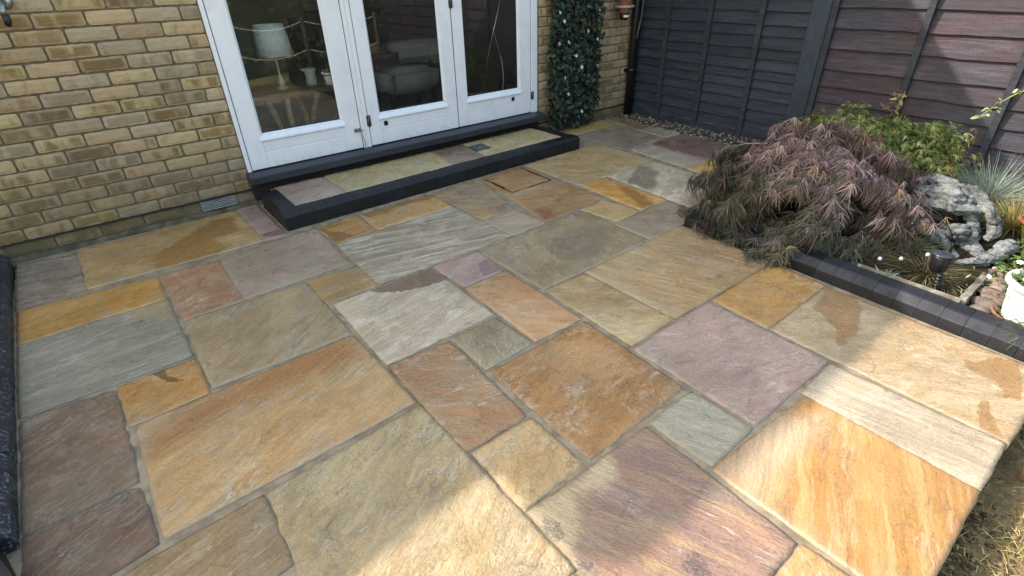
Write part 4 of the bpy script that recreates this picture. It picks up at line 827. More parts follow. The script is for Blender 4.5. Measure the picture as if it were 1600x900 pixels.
# purple laceleaf maple spilling over the kerb
mp = thing('maple_shrub', (2.50, -2.58, .05), 'purple and green mounded maple with fine cut leaves spilling over the black kerb', 'shrub')
lt = [lace(7, .108, .0023, .80, s_) for s_ in range(4)]+[lace(9, .112, .0020, 1.0, s_) for s_ in range(10, 13)]+[lace(5, .122, .0024, .50, s_) for s_ in range(20, 23)]
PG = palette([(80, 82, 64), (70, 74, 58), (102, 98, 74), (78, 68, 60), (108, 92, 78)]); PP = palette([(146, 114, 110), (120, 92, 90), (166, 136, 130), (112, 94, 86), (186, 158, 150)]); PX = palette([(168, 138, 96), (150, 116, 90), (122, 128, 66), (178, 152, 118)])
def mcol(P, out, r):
    n = len(P); side = out@np.array([.45, -.25, 1.0]); pp = 1/(1+np.exp(-(side-.42+r.normal(0, .16, n))*7))  # real purple and green leaf tones, with the sunlit top right painted paler
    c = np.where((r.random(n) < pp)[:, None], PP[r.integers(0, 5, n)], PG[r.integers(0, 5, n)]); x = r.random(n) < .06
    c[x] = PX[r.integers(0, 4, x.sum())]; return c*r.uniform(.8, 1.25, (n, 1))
MC = (2.455, -2.570, .115); MR = (.56, .59, .485)
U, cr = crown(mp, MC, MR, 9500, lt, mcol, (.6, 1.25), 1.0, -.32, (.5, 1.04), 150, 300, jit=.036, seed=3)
mb = MB(); mb.tube([(2.50, -2.58, .02), (2.49, -2.57, .14), (2.46, -2.55, .26), (2.48, -2.52, .36)], [.035, .030, .026, .018], 9, rough=.2); mb.build('trunk', BARK, mp, (2.5, -2.58, .05))
TWIG = simple('pale_twig', lin((150, 136, 118)), .8, .15, 30, .3)
for i in range(26):
    u = Vector(U[i]); e = Vector(MC)+Vector((u.x*MR[0], u.y*MR[1], u.z*MR[2]))*(cr[i]*.99); s = Vector((2.47, -2.54, .22+.12*rnd.random())); m_ = (s+e)/2+Vector((0, 0, .10))
    mb = MB(); mb.tube([s, s.lerp(m_, .55), m_, m_.lerp(e, .6)+Vector((0, 0, .02)), e], [.010, .008, .006, .004, .002], 6); mb.build('branch', TWIG if i % 3 == 0 else BARK, mp, (2.5, -2.58, .05))
mb = MB()
# green maple behind it
gm = thing('green_shrub', (3.50, -2.50, .05), 'yellow green feathery shrub behind the purple maple against the fence', 'shrub')
gt = [lace(7, .056, .0026, 1.1, 40+s_, 3) for s_ in range(4)]+[lace(5, .048, .0030, 1.0, 50+s_, 3) for s_ in range(3)]
GG = palette([(122, 132, 64), (100, 112, 54), (148, 152, 86), (88, 100, 50), (170, 168, 108)]); GO = palette([(164, 132, 86), (148, 110, 74), (172, 152, 98), (140, 118, 66)])
def gcol(P, out, r):
    n = len(P); po = np.clip((P[:, 2]-.45)*1.0, .03, .16)+(P[:, 1] < -2.98)*.5+(P[:, 1] > -2.02)*.25; c = np.where((r.random(n) < po)[:, None], GO[r.integers(0, 4, n)], GG[r.integers(0, 5, n)]); return c*r.uniform(.8, 1.3, (n, 1))
U2, cr2 = crown(gm, (3.50, -2.50, .245), (.27, .58, .25), 4200, gt, gcol, (.7, 1.35), .15, -.5, (.45, 1.18), 80, 300, jit=.042, seed=5)
for i in range(14):
    u = Vector(U2[i]); e = Vector((3.48+u.x*.3, -2.52+u.y*.46, .22+u.z*.26)); s = Vector((3.5, -2.5, .05)); mb = MB(); mb.tube([s, s.lerp(e, .5)+Vector((0, 0, .06)), e], [.008, .005, .002], 6); mb.build('branch', BARK, gm, (3.5, -2.5, .05))
# dry seed stalk
ds = thing('dry_stalk', (3.62, -2.53, .05), 'dry curled seed stalk standing up above the yellow green shrub', 'plant')
mb = MB(); sp = [(3.60, -2.55, .05), (3.61, -2.545, .30), (3.60, -2.54, .46), (3.61, -2.525, .58)]; mb.tube(sp, [.004, .0035, .003, .002], 6); mb.build('stem', BARK, ds, (3.62, -2.53, .05))
r_ = np.random.default_rng(4); n = 46; P = np.stack([3.605+r_.normal(0, .018, n), -2.54+r_.normal(0, .022, n), r_.uniform(.43, .60, n)], 1); D = r_.normal(0, 1, (n, 3)); D[:, 2] -= .8
tag(scatter('seed_heads', lobed(1, .034, .009, .7, 0, 3), P, frames(D, r_.normal(0, 1, (n, 3))), r_.uniform(.6, 1.2, n), palette([(190, 160, 116), (160, 132, 92), (206, 184, 140)])[r_.integers(0, 3, n)], LEAF_V, ds), kind='stuff')

# grasses
def blades(name, parent, P, D, L, w, C, curve, mat=None, segs=4, r=None):
    n = len(P); D = D/np.linalg.norm(D, axis=1, keepdims=True); side = np.cross(D, np.tile([0, 0, 1.], (n, 1))); side /= np.maximum(np.linalg.norm(side, axis=1, keepdims=True), 1e-5)
    a = np.random.default_rng(len(P)).uniform(0, PI, n)[:, None]; side = side*np.cos(a)+np.cross(D, side)*np.sin(a)
    V = []
    for i in range(segs+1):
        u = i/segs; c = P+D*(L*u)[:, None]+np.array([0, 0, -1.])*(curve*L*u*u)[:, None]; ww = (w*(1-u**1.5)+.0002)[:, None]; V += [c-side*ww, c+side*ww]
    V = np.stack(V, 1); k = V.shape[1]; tf = np.array([(2*i, 2*i+1, 2*i+3, 2*i+2) for i in range(segs)]); F = (tf[None]+(np.arange(n)*k)[:, None, None]).reshape(-1, 4)
    return fastmesh(name, V.reshape(-1, 3), F, mat or GRASS_V, parent, np.repeat(C, k, 0))
def clump(name, loc, label, n, L, cols, w=.0018, spread=.9, up=1.0, curve=(.2, .6), r0=.05, seed=0, lean=(0, 0)):
    t = thing(name, loc, label, 'ornamental grass'); r = np.random.default_rng(seed); a = r.uniform(0, 2*PI, n); rr = np.sqrt(r.random(n))
    P = np.array(loc)+np.stack([np.cos(a)*rr*r0, np.sin(a)*rr*r0, np.zeros(n)], 1); D = np.stack([np.cos(a)*rr*spread+lean[0], np.sin(a)*rr*spread+lean[1], np.full(n, up)], 1)+r.normal(0, .15, (n, 3)); D[:, 2] = np.maximum(D[:, 2], .08)
    o = blades('blades', t, P, D, r.uniform(L[0], L[1], n), r.uniform(.7, 1.3, n)*w, palette(cols)[r.integers(0, len(cols), n)]*r.uniform(.8, 1.2, (n, 1)), r.uniform(*curve, n)); tag(o, kind='stuff'); return t
clump('blue_grass', (3.42, -3.24, .05), 'silvery blue tufted grass in front of the purple fence', 1900, (.18, .42), [(150, 160, 150), (120, 140, 136), (176, 180, 160), (190, 184, 150), (104, 122, 118)], .0016, .95, .75, (.15, .55), .05, 11)
clump('golden_grass', (3.13, -3.44, .05), 'olive and golden tufted grass beside the grey driftwood', 800, (.14, .30), [(140, 134, 70), (158, 144, 82), (112, 116, 58), (172, 150, 96)], .0020, .9, .7, (.2, .6), .05, 12)
clump('brown_sedge', (2.22, -3.33, .05), 'dark brown green sedge clump around the black garden spotlight', 620, (.10, .24), [(92, 90, 58), (120, 108, 70), (70, 74, 50), (150, 130, 88), (84, 72, 52)], .0022, 1.25, .5, (.3, .8), .09, 13)
clump('straw_sedge', (2.40, -3.17, .05), 'dull green sedge clump between the purple maple and the driftwood', 420, (.10, .22), [(104, 108, 66), (132, 128, 84), (84, 90, 58)], .0020, 1.0, .7, (.3, .7), .07, 14)
clump('variegated_tuft', (2.00, -3.215, .05), 'small pale striped tuft growing by the black kerb', 150, (.04, .085), [(176, 190, 164), (200, 206, 186), (134, 158, 132), (160, 176, 150)], .0032, 1.0, .8, (.2, .6), .02, 15)
clump('lime_grass', (1.99, -3.80, .05), 'bright green grass tuft in front of the white pot', 420, (.05, .12), [(120, 144, 66), (104, 130, 58), (150, 160, 90)], .0016, 1.3, .8, (.2, .5), .11, 16)

# ------------------------------------------------------------------ driftwood
dw = thing('driftwood', (2.75, -3.25, .05), 'gnarled silver grey driftwood root lying in the planting bed', 'driftwood')
def smooth_path(pts, n):
    pts = [Vector(p) for p in pts]; out = []
    for i in range(n+1):
        t = i/n*(len(pts)-1); k = min(int(t), len(pts)-2); f = t-k
        p0, p1, p2, p3 = pts[max(k-1, 0)], pts[k], pts[k+1], pts[min(k+2, len(pts)-1)]
        out.append(0.5*((2*p1)+(p2-p0)*f+(2*p0-5*p1+4*p2-p3)*f*f+(3*p1-p0-3*p2+p3)*f**3))
    return out
mb = MB()
def limb(pts, rs, sq=1.0, n=18, k=26, groove=.22, seed=0.0):
    path = smooth_path(pts, k); rr = .84*np.interp(np.linspace(0, 1, k+1), np.linspace(0, 1, len(rs)), rs)
    m = len(path); vs = []; fs = []; px = None
    for i, p in enumerate(path):
        d = (path[min(i+1, m-1)]-path[max(i-1, 0)]).normalized(); x = (px-d*px.dot(d)) if px is not None else d.cross(Vector((.1, .2, .95)))
        x.normalize(); px = x; y = d.cross(x)
        for j in range(n):
            a = 2*PI*j/n+i*.05; g = 1+groove*mn.noise(Vector((math.cos(a)*2.4+seed, math.sin(a)*2.4, i*.09)))+groove*.6*mn.noise(Vector((math.cos(a)*6+seed, math.sin(a)*6, i*.16)))+.10*mn.noise(Vector((a*2, i*.6, seed)))
            vs.append(p+x*math.cos(a)*rr[i]*g+y*math.sin(a)*rr[i]*g*sq)
    for i in range(m-1):
        for j in range(n): fs.append((i*n+j, i*n+(j+1) % n, (i+1)*n+(j+1) % n, (i+1)*n+j))
    fs.append(tuple(range(n-1, -1, -1))); fs.append(tuple((m-1)*n+j for j in range(n))); mb.add(vs, fs, True)
limb([(2.93, -2.97, .24), (2.90, -3.06, .285), (2.84, -3.17, .285), (2.885, -3.27, .27)], [.03, .055, .06, .04], .6, groove=.5, seed=1)
limb([(2.83, -2.99, .23), (2.79, -3.09, .25), (2.78, -3.19, .26), (2.86, -3.28, .25)], [.04, .07, .075, .05], .55, groove=.45, seed=2)
limb([(2.73, -3.04, .19), (2.70, -3.13, .215), (2.72, -3.23, .215), (2.80, -3.315, .21)], [.03, .06, .065, .04], .6, groove=.45, seed=3)
limb([(2.99, -3.02, .06), (2.96, -3.1, .18), (2.95, -3.2, .20), (2.98, -3.27, .08)], [.05, .055, .06, .05], .9, groove=.35, seed=4)
limb([(2.86, -3.24, .27), (2.83, -3.31, .25), (2.80, -3.375, .20), (2.77, -3.42, .13), (2.72, -3.41, .10)], [.05, .045, .04, .038, .025], .8, seed=5)
limb([(2.80, -3.27, .19), (2.75, -3.33, .15), (2.75, -3.36, .07)], [.035, .03, .035], .8, seed=6)
limb([(2.44, -3.37, .045), (2.49, -3.45, .065), (2.59, -3.49, .085), (2.70, -3.50, .105), (2.76, -3.50, .09)], [.022, .042, .055, .058, .02], .7, seed=7)
limb([(2.60, -3.22, .10), (2.615, -3.27, .125), (2.64, -3.315, .14), (2.68, -3.335, .11)], [.03, .045, .045, .02], .9, groove=.4, seed=8)
limb([(2.72, -2.98, .17), (2.65, -3.06, .15), (2.59, -3.16, .12), (2.58, -3.25, .09), (2.49, -3.36, .05)], [.03, .04, .045, .04, .02], .8, seed=9)
limb([(3.0, -3.05, .05), (2.85, -3.2, .04), (2.7, -3.35, .05), (2.58, -3.46, .04)], [.05, .07, .06, .03], .7, seed=10)
root = mb.build('root_wood', DRIFT, dw, (2.75, -3.25, .05))
md = root.modifiers.new('remesh', 'REMESH'); md.mode = 'VOXEL'; md.voxel_size = 0.0058
bpy.context.view_layer.update(); dg = bpy.context.evaluated_depsgraph_get(); me2 = bpy.data.meshes.new_from_object(root.evaluated_get(dg)); root.modifiers.clear(); old = root.data; root.data = me2; bpy.data.meshes.remove(old)
nv = len(me2.vertices); co_ = np.zeros(nv*3, np.float32); me2.vertices.foreach_get('co', co_); co_ = co_.reshape(-1, 3); no_ = np.zeros(nv*3, np.float32); me2.vertex_normals.foreach_get('vector', no_); no_ = no_.reshape(-1, 3)
for i in range(nv):
    v = Vector(co_[i]); w = Vector((mn.noise(v*6), mn.noise(v*6+Vector((7, 0, 0))), mn.noise(v*6+Vector((0, 9, 0)))))*.05; q = v+w
    r1 = 1-abs(mn.noise(Vector((q.x*11, q.y*3.6, q.z*20))))*2; r2 = 1-abs(mn.noise(Vector((q.x*36+3, q.y*8, q.z*52))))*2; r3 = mn.noise(q*75)
    up_ = max(0.0, min(1.0, (v.z-.16)/.06)); d_ = -.017*max(0, r1)**5-.007*max(0, r2)**3+.004+.001*r3+up_*.016*max(0, mn.noise(q*24))
    co_[i] += no_[i]*d_
me2.vertices.foreach_set('co', co_.ravel()); me2.polygons.foreach_set('use_smooth', np.ones(len(me2.polygons), bool)); me2.update()
# ------------------------------------------------------------------ garden spotlight
sp = thing('garden_spotlight', (2.06, -3.41, .05), 'black solar garden spotlight on a spike by the kerb', 'garden light')
SO = (2.06, -3.41, .05)
mb = MB(); mb.tube([(2.055, -3.412, .02), (2.062, -3.405, .06), (2.070, -3.395, .13)], [.009, .013, .014], 10); mb.build('spike', BLACKPLASTIC, sp, SO)
for z in (.075, .09, .105, .12):
    mb = MB(); mb.tube([(2.063, -3.402, z), (2.0645, -3.4, z+.007)], .0165, 12); mb.build('collar', BLACKPLASTIC, sp, SO)
mb = MB(); mb.lathe([(0, .135), (.028, .135), (.034, .15), (.038, .205), (.036, .212), (0, .212)], (2.085, -3.375, 0), 24); mb.build('lamp_head', BLACKPLASTIC, sp, SO)
mb = MB(); mb.lathe([(.0365, .2125), (.040, .2125), (.041, .218), (.034, .221), (0, .221)], (2.085, -3.375, 0), 24); mb.build('solar_panel', simple('solar_glass', (.035, .04, .055), .18, .1, 30, .05, .001), sp, SO)
mb = MB(); mb.box(2.064, 2.080, -3.405, -3.385, .115, .15, .003); mb.build('bracket', BLACKPLASTIC, sp, SO)
# ------------------------------------------------------------------ firefly light: thin wires with white bulbs
fl = thing('firefly_light', (2.36, -3.36, .05), 'fan of thin black wires with round white bulbs over the sedge', 'garden light')
FO = (2.36, -3.36, .05); hub = Vector((2.355, -3.345, .20))
mb = MB(); mb.tube([(2.36, -3.36, .02), (2.357, -3.35, .14), hub], [.006, .006, .009], 8); mb.build('stake', BLACKPLASTIC, fl, FO)
mb = MB(); mb.lathe([(0, -.02), (.012, -.018), (.014, .004), (.008, .014), (0, .016)], tuple(hub), 14); mb.build('hub', BLACKPLASTIC, fl, FO)
for e, bulb in (((2.006, -3.17, .14), 1), ((2.079, -3.233, .14), 1), ((2.191, -3.303, .15), 1), ((2.37, -3.11, .30), 0), ((2.40, -3.15, .30), 0), ((2.33, -3.20, .27), 0), ((2.28, -3.18, .24), 0), ((2.55, -3.45, .29), 0)):
    e = Vector(e); mb = MB(); m_ = (hub+e)/2+Vector((0, 0, .035)); mb.tube([hub, hub.lerp(m_, .6)+Vector((0, 0, .008)), m_, m_.lerp(e, .6)+Vector((0, 0, .008)), e], .0013, 5); w = mb.build('wire', BLACKPLASTIC, fl, FO)
    mb = MB(); mb.lathe([(0, -.0095), (.006, -.0075), (.0095, 0), (.006, .0075), (0, .0095)], tuple(e), 12); mb.build('bulb', PETAL if bulb else BLACKPLASTIC, w, base(w))
# ------------------------------------------------------------------ timber edge, stones, pots
te = thing('timber_edging', (1.95, -3.35, .05), 'weathered grey timber strips framing the sedge corner behind the kerb', 'edging')
def strip(a, b, w, z0, z1):
    a = Vector(a); b = Vector(b); d = (b-a).normalized(); n_ = Vector((-d.y, d.x))*w; mb = MB(); k = 10; vs = []; fs = []
    for i in range(k+1):
        p = a.lerp(b, i/k)+n_*.15*mn.noise(Vector((i*.7, a.x*9, 0))); q = p+n_; jz = .002*mn.noise(Vector((i*.9, 3, a.y)))
        vs += [(p.x, p.y, z0), (p.x, p.y, z1+jz), (q.x, q.y, z1+jz*.4), (q.x, q.y, z0)]
    for i in range(k):
        for j in range(4): fs.append((4*i+j, 4*i+(j+1) % 4, 4*i+4+(j+1) % 4, 4*i+4+j))
    fs += [(3, 2, 1, 0), tuple(4*k+j for j in range(4))]; mb.add(vs, fs); return mb.build('board', WEATHERED, te, (1.95, -3.35, .05))
strip((1.972, -3.10), (1.968, -3.515), .010, .02, .094); strip((1.99, -3.532), (2.285, -3.530), .026, .02, .096)
def rock(name, c, s, rot, label, group, mat, seed):
    bm = bmesh.new(); bmesh.ops.create_icosphere(bm, subdivisions=3, radius=1)
    for v in bm.verts:
        k = 1+.16*mn.noise(v.co*1.6+Vector((seed, 0, 0)))+.06*mn.noise(v.co*4+Vector((seed, 3, 0))); v.co = Vector((v.co.x*s[0], v.co.y*s[1], v.co.z*s[2]))*k
    bmesh.ops.rotate(bm, verts=bm.verts, cent=(0, 0, 0), matrix=Matrix.Rotation(rot, 3, 'Z')); bmesh.ops.translate(bm, verts=bm.verts, vec=c)
    mb = MB(); mb.bm(bm, True); o = mb.build(name, mat, None, c); return tag(o, label, 'stone', group)
SG = [STONEGREY, simple('brown_pebble', lin((124, 106, 94)), .7, .2, 10, .3, .003, .3, c2=lin((104, 86, 78))), simple('pink_pebble', lin((150, 126, 116)), .7, .15, 10, .3, .003, .3)]
rock('garden_stone', (2.16, -3.60, .065), (.085, .060, .028), .5, 'large flat grey brown stone between the timber strip and the white pot', 'stones beside the white pot', SG[1], 1)
rock('garden_stone', (2.07, -3.585, .06), (.055, .042, .026), 1.2, 'small grey stone in front of the large flat stone', 'stones beside the white pot', SG[0], 2)
rock('garden_stone', (2.245, -3.585, .07), (.060, .032, .028), .2, 'pinkish rounded stone behind the large flat stone', 'stones beside the white pot', SG[2], 3)
rock('garden_stone', (2.005, -3.585, .055), (.040, .034, .020), .9, 'grey stone touching the back of the black kerb', 'stones beside the white pot', SG[0], 4)
rock('garden_stone', (2.33, -3.57, .06), (.045, .035, .025), 2.0, 'dull brown stone near the lower driftwood limb', 'stones beside the white pot', SG[1], 5)
o = stones('bed_pebbles', 420, lambda: (rnd.uniform(1.97, 2.6), rnd.uniform(-4.0, -3.5)), lambda: .05, .006, .016, gc); tag(o, None, None, None, 'stuff')
PC = (2.07, -3.735)
sc_ = thing('saucer', (PC[0], PC[1], .05), 'round terracotta saucer under the white pot', 'saucer'); mb = MB(); mb.lathe([(0, .054), (.105, .054), (.120, .078), (.127, .079), (.125, .070), (.110, .048), (0, .048)], (PC[0]-.004, PC[1]+.004, 0), 36); mb.build('dish', TERRA, sc_, (PC[0], PC[1], .05))
pot = thing('white_pot', (PC[0], PC[1], .056), 'white basket weave pot of small white flowers at the right edge', 'plant pot')
mb = MB(); nz, na = 24, 96; vs = []; fs = []
for j in range(nz+1):
    z = .058+.155*j/nz; r0 = .090+.024*(j/nz)
    for i in range(na): a = 2*PI*i/na; s_ = math.sin(PI*(j-.0)*0.5*2)*0; w = (1 if ((i//2+(j//2)) % 2) else -1)*.0022*(1 if j % 2 else .4); vs.append((PC[0]+(r0+w)*math.cos(a), PC[1]+(r0+w)*math.sin(a), z))
for j in range(nz):
    for i in range(na): fs.append((j*na+i, j*na+(i+1) % na, (j+1)*na+(i+1) % na, (j+1)*na+i))
fs.append(tuple(range(na-1, -1, -1))); mb.add(vs, fs); mb.build('basket_wall', POTWHITE, pot, (PC[0], PC[1], .056))
mb = MB(); mb.lathe([(.108, .198), (.126, .205), (.134, .214), (.132, .226), (.126, .231), (.112, .229), (.102, .222), (.100, .19)], PC+(0,), 48); mb.build('rim', POTWHITE, pot, (PC[0], PC[1], .056))
mb = MB(); mb.lathe([(0, .212), (.104, .208)], PC+(0,), 30); mb.build('compost', SOIL, pot, (PC[0], PC[1], .056))
al = thing('white_flowers', (PC[0], PC[1], .21), 'trailing small white flowers growing from the white pot', 'flowers')
r_ = np.random.default_rng(8); n = 900; a = r_.uniform(0, 6.28, n); rr = np.sqrt(r_.random(n))*.115; P = np.stack([PC[0]+np.cos(a)*rr, PC[1]+np.sin(a)*rr, .22+r_.uniform(0, .06, n)*(1.2-rr/.12)], 1); D = np.stack([np.cos(a), np.sin(a), r_.uniform(-.2, 1, n)], 1)+r_.normal(0, .5, (n, 3))
tr_ = r_.random(n) < .18; P[tr_] = np.array([2.20, -3.60, .12])+r_.normal(0, 1, (tr_.sum(), 3))*np.array([.10, .05, .04]); P[:, 2] = np.maximum(P[:, 2], .06)
tag(scatter('leaves', lobed(1, .022, .0035, .2, 0, 2), P, frames(D, r_.normal(0, .4, (n, 3))+np.array([0, 0, 1.])), r_.uniform(.6, 1.3, n), palette([(112, 128, 72), (136, 146, 92), (96, 112, 64)])[r_.integers(0, 3, n)], LEAF_V, al), kind='stuff')
def flower(parent, c, s, petals=7, tilt=(0, 0), nm='flower'):
    mb = MB(); vs = [(0, 0, .002)]; fs = []
    for i in range(petals):
        a = 2*PI*i/petals; b = PI/petals*.82; k = len(vs); vs += [(math.cos(a-b)*s*.75, math.sin(a-b)*s*.75, .003), (math.cos(a)*s, math.sin(a)*s, .001), (math.cos(a+b)*s*.75, math.sin(a+b)*s*.75, .003)]; fs.append((0, k, k+1, k+2))
    M = Matrix.Rotation(tilt[0], 3, 'X') @ Matrix.Rotation(tilt[1], 3, 'Y'); mb.add([tuple(M @ Vector(v)+Vector(c)) for v in vs], fs)
    o = mb.build(nm, PETAL, parent, c); m2 = MB(); m2.lathe([(0, .0055), (s*.22, .004), (s*.25, .001)], (0, 0, 0), 8); m2.v = [tuple(M @ Vector(v)+Vector(c)) for v in m2.v]; m2.build('centre', YELLOW, o, base(o)); return o
for c in ((2.19, -3.62, .285), (2.20, -3.68, .29), (2.088, -3.62, .275), (2.02, -3.63, .262), (1.985, -3.67, .255), (2.00, -3.70, .265), (2.10, -3.69, .29), (2.03, -3.75, .28), (2.16, -3.74, .30), (2.06, -3.555, .19), (2.14, -3.80, .29), (1.98, -3.78, .26), (2.05, -3.84, .27), (2.18, -3.84, .29)):
    flower(al, (c[0], c[1], c[2]), rnd.uniform(.011, .015), 7, (rnd.uniform(-.2, .7), rnd.uniform(-.7, .1)))
tp = thing('broken_pot', (3.12, -3.56, .05), 'broken terracotta pot rim sunk in the bed behind the white pot', 'pot'); mb = MB(); mb.lathe([(.075, .03), (.082, .115), (.096, .117), (.097, .138), (.084, .138), (.074, .10)], (3.10, -3.545, 0), 28); mb.build('rim', TERRA, tp, (3.12, -3.56, .05))
# low green ground cover behind the pot
r_ = np.random.default_rng(9); n = 1500; P = np.stack([r_.uniform(2.45, 3.25, n), r_.uniform(-4.1, -3.52, n), r_.uniform(.05, .12, n)], 1); D = r_.normal(0, 1, (n, 3)); D[:, 2] = np.abs(D[:, 2])*.6
o = scatter('ground_cover', lobed(3, .026, .005, .2, 1.0, 2), P, frames(D, r_.normal(0, .4, (n, 3))+np.array([0, 0, 1.])), r_.uniform(.7, 1.3, n), palette([(96, 122, 56), (120, 140, 70), (84, 104, 52)])[r_.integers(0, 3, n)], LEAF_V); tag(o, kind='stuff')
# climbing stem at the right edge
cl = thing('climber', (3.60, -3.30, .05), 'thin climbing stem with small pale leaves against the purple fence', 'plant')
mb = MB(); cp_ = smooth_path([(3.55, -3.48, .05), (3.62, -3.40, .35), (3.66, -3.28, .60), (3.65, -3.17, .68), (3.62, -3.07, .60), (3.60, -3.00, .50)], 24); mb.tube(cp_, [.004]*20+[.003]*5, 6); mb.build('stem', simple('green_stem', lin((140, 138, 84)), .6), cl, (3.6, -3.3, .05))
r_ = np.random.default_rng(10); n = 44; k = r_.integers(6, 25, n); P = np.array([cp_[i][:] for i in k])+r_.normal(0, .012, (n, 3)); D = r_.normal(0, 1, (n, 3)); D[:, 2] -= .3
place_leaves(cl, [lobed(1, .034, .008, .3, 0, 3), lobed(1, .028, .009, .1, 0, 3)], P, frames(D, r_.normal(0, .4, (n, 3))+np.array([-.6, 0, 1.])), r_.uniform(.7, 1.3, n), palette([(150, 160, 108), (120, 138, 84), (168, 174, 128)])[r_.integers(0, 3, n)], range(n))

# ------------------------------------------------------------------ ivy panel on the wall
iv = thing('ivy_panel', (3.02, -.03, .05), 'dark green artificial ivy panel with white flowers fixed to the brick wall', 'ivy panel')
IO = (3.02, -.03, .05)
SLATW = simple('trellis_slat', lin((96, 74, 54)), .85, .2, 20, .3, .002)
for s_ in (1, -1):
    for k in range(-9, 16):
        z0 = .06+k*.14; pts = []
        x0, x1 = 2.70, 3.27; zz0, zz1 = (z0, z0+.9) if s_ > 0 else (z0+.9, z0)
        ts = [t for t in (0, 1)]; lo, hi = 0.0, 1.0; dz = zz1-zz0
        for lim in (.07, 1.93):
            t = (lim-zz0)/dz
            if dz > 0: lo, hi = (max(lo, t), hi) if lim < 1 else (lo, min(hi, t))
            else: lo, hi = (lo, min(hi, t)) if lim < 1 else (max(lo, t), hi)
        if hi-lo < .08: continue
        y = -.016 if s_ > 0 else -.028
        mb = MB(); a = (x0+(x1-x0)*lo, y, zz0+dz*lo); b = (x0+(x1-x0)*hi, y, zz0+dz*hi); mb.tube([a, b], .009, 4, False, .5); mb.build('slat', SLATW, iv, IO)
IC = palette([(40, 50, 40), (52, 66, 52), (32, 42, 34), (72, 86, 70), (76, 66, 50), (60, 80, 68)], 1.0)
r_ = np.random.default_rng(12); n = 4600
P = np.stack([r_.uniform(2.70, 3.27, n)+r_.normal(0, .024, n), -.03-r_.uniform(0, .075, n), r_.uniform(.05, 1.93, n)], 1); P = P[~((P[:, 2] < .16) & (r_.random(len(P)) < .55))]; n = len(P)
D = np.stack([r_.normal(0, .8, n), -r_.uniform(0, .8, n), r_.normal(-.5, .6, n)], 1); upv = np.stack([r_.normal(0, .3, n), np.full(n, -1.), r_.uniform(0, .8, n)], 1)
R = frames(D, upv); S = r_.uniform(.7, 1.3, n); C = IC[r_.integers(0, 6, n)]*r_.uniform(.7, 1.35, (n, 1))
def ivy_leaf(L):
    w = L*.42; V = [(0, 0, 0), (.25*L, w, -.08*L), (.38*L, w*.55, 0), (.62*L, w*.62, -.06*L), (L, 0, -.18*L), (.62*L, -w*.62, -.06*L), (.38*L, -w*.55, 0), (.25*L, -w, -.08*L), (.45*L, 0, .06*L)]
    return np.array(V), np.array([(0, 1, 2, 8), (8, 2, 3, 4), (8, 4, 5, 6), (0, 8, 6, 7)])
ilt = [ivy_leaf(.052), ivy_leaf(.044), ivy_leaf(.058)]
order = np.argsort(P[:, 1]*3+np.where((P[:, 2] < 1.1), 0, 9)+r_.normal(0, .1, n)); place_leaves(iv, ilt, P, R, S, C, order[:300])
rest = order[300:]; tag(scatter('foliage', ilt[0], P[rest], R[rest], S[rest], C[rest], LEAF_V, iv), kind='stuff')
for x, z in ((2.735, 1.037), (2.79, .966), (3.224, 1.026), (3.087, .869), (2.851, .793), (3.218, .789), (2.735, .793), (2.944, .678), (3.023, .571), (3.228, .56), (2.814, .501), (2.86, .354), (3.293, .209), (3.047, .167), (3.12, 1.22), (2.88, 1.3), (3.0, 1.5), (3.2, 1.65), (2.8, 1.7)):
    flower(iv, (x, -.115, z), rnd.uniform(.014, .019), 6, (1.2+rnd.uniform(-.3, .3), rnd.uniform(-.3, .3)))

# ------------------------------------------------------------------ lawn corner
r_ = np.random.default_rng(21); n = 30000
P = np.stack([r_.uniform(.1, 2.6, n), -3.86-np.abs(r_.exponential(.30, n)), np.full(n, -.118)], 1)
dens = np.array([mn.noise(Vector((p[0]*7, p[1]*7, 0))) for p in P]); edge_ = (P[:, 1] > -3.97); keep = (dens > -.15+r_.normal(0, .2, n)) & ~(edge_ & (r_.random(n) < .75)); P = P[keep]; n = len(P); dens = dens[keep]
D = r_.normal(0, .75, (n, 3)); D[:, 2] = np.abs(r_.normal(.35, .3, n))+.06
straw = palette([(206, 180, 126), (184, 158, 106), (222, 200, 150), (160, 134, 88)]); green = palette([(110, 128, 62), (92, 112, 54), (134, 146, 80)])
gmask = (np.array([mn.noise(Vector((p[0]*4+9, p[1]*4, 2))) for p in P])+r_.normal(0, .25, n)) > .28
C = np.where(gmask[:, None], green[r_.integers(0, 3, n)], straw[r_.integers(0, 4, n)])*r_.uniform(.7, 1.2, (n, 1))
tag(blades('dry_grass', None, P, D, r_.uniform(.02, .06, n), r_.uniform(.0008, .0016, n), C, r_.uniform(.1, .5, n), segs=2), kind='stuff')
r_ = np.random.default_rng(22); n = 9000; P = np.stack([r_.uniform(-8, 8, n), r_.uniform(-12, -4.6, n), np.full(n, -.12)], 1); D = r_.normal(0, .4, (n, 3)); D[:, 2] = 1
tag(blades('lawn_grass', None, P, D, r_.uniform(.04, .09, n), np.full(n, .006), green[r_.integers(0, 3, n)]*r_.uniform(.7, 1.3, (n, 1)), r_.uniform(.1, .5, n), segs=2), kind='stuff')
ob_ = thing('loose_brick', (1.36, -4.02, -.10), 'terracotta brown brick lying on the dry grass beside the patio', 'brick')
bm = bmesh.new(); bmesh.ops.create_cube(bm, size=1)
for v in bm.verts: v.co = Vector((v.co.x*.215, v.co.y*.105, v.co.z*.062))
bmesh.ops.bevel(bm, geom=bm.edges[:], offset=.004, segments=2, affect='EDGES'); bmesh.ops.subdivide_edges(bm, edges=bm.edges[:], cuts=1)
for v in bm.verts: v.co += Vector((1, 1, 1))*.0018*mn.noise(v.co*40)
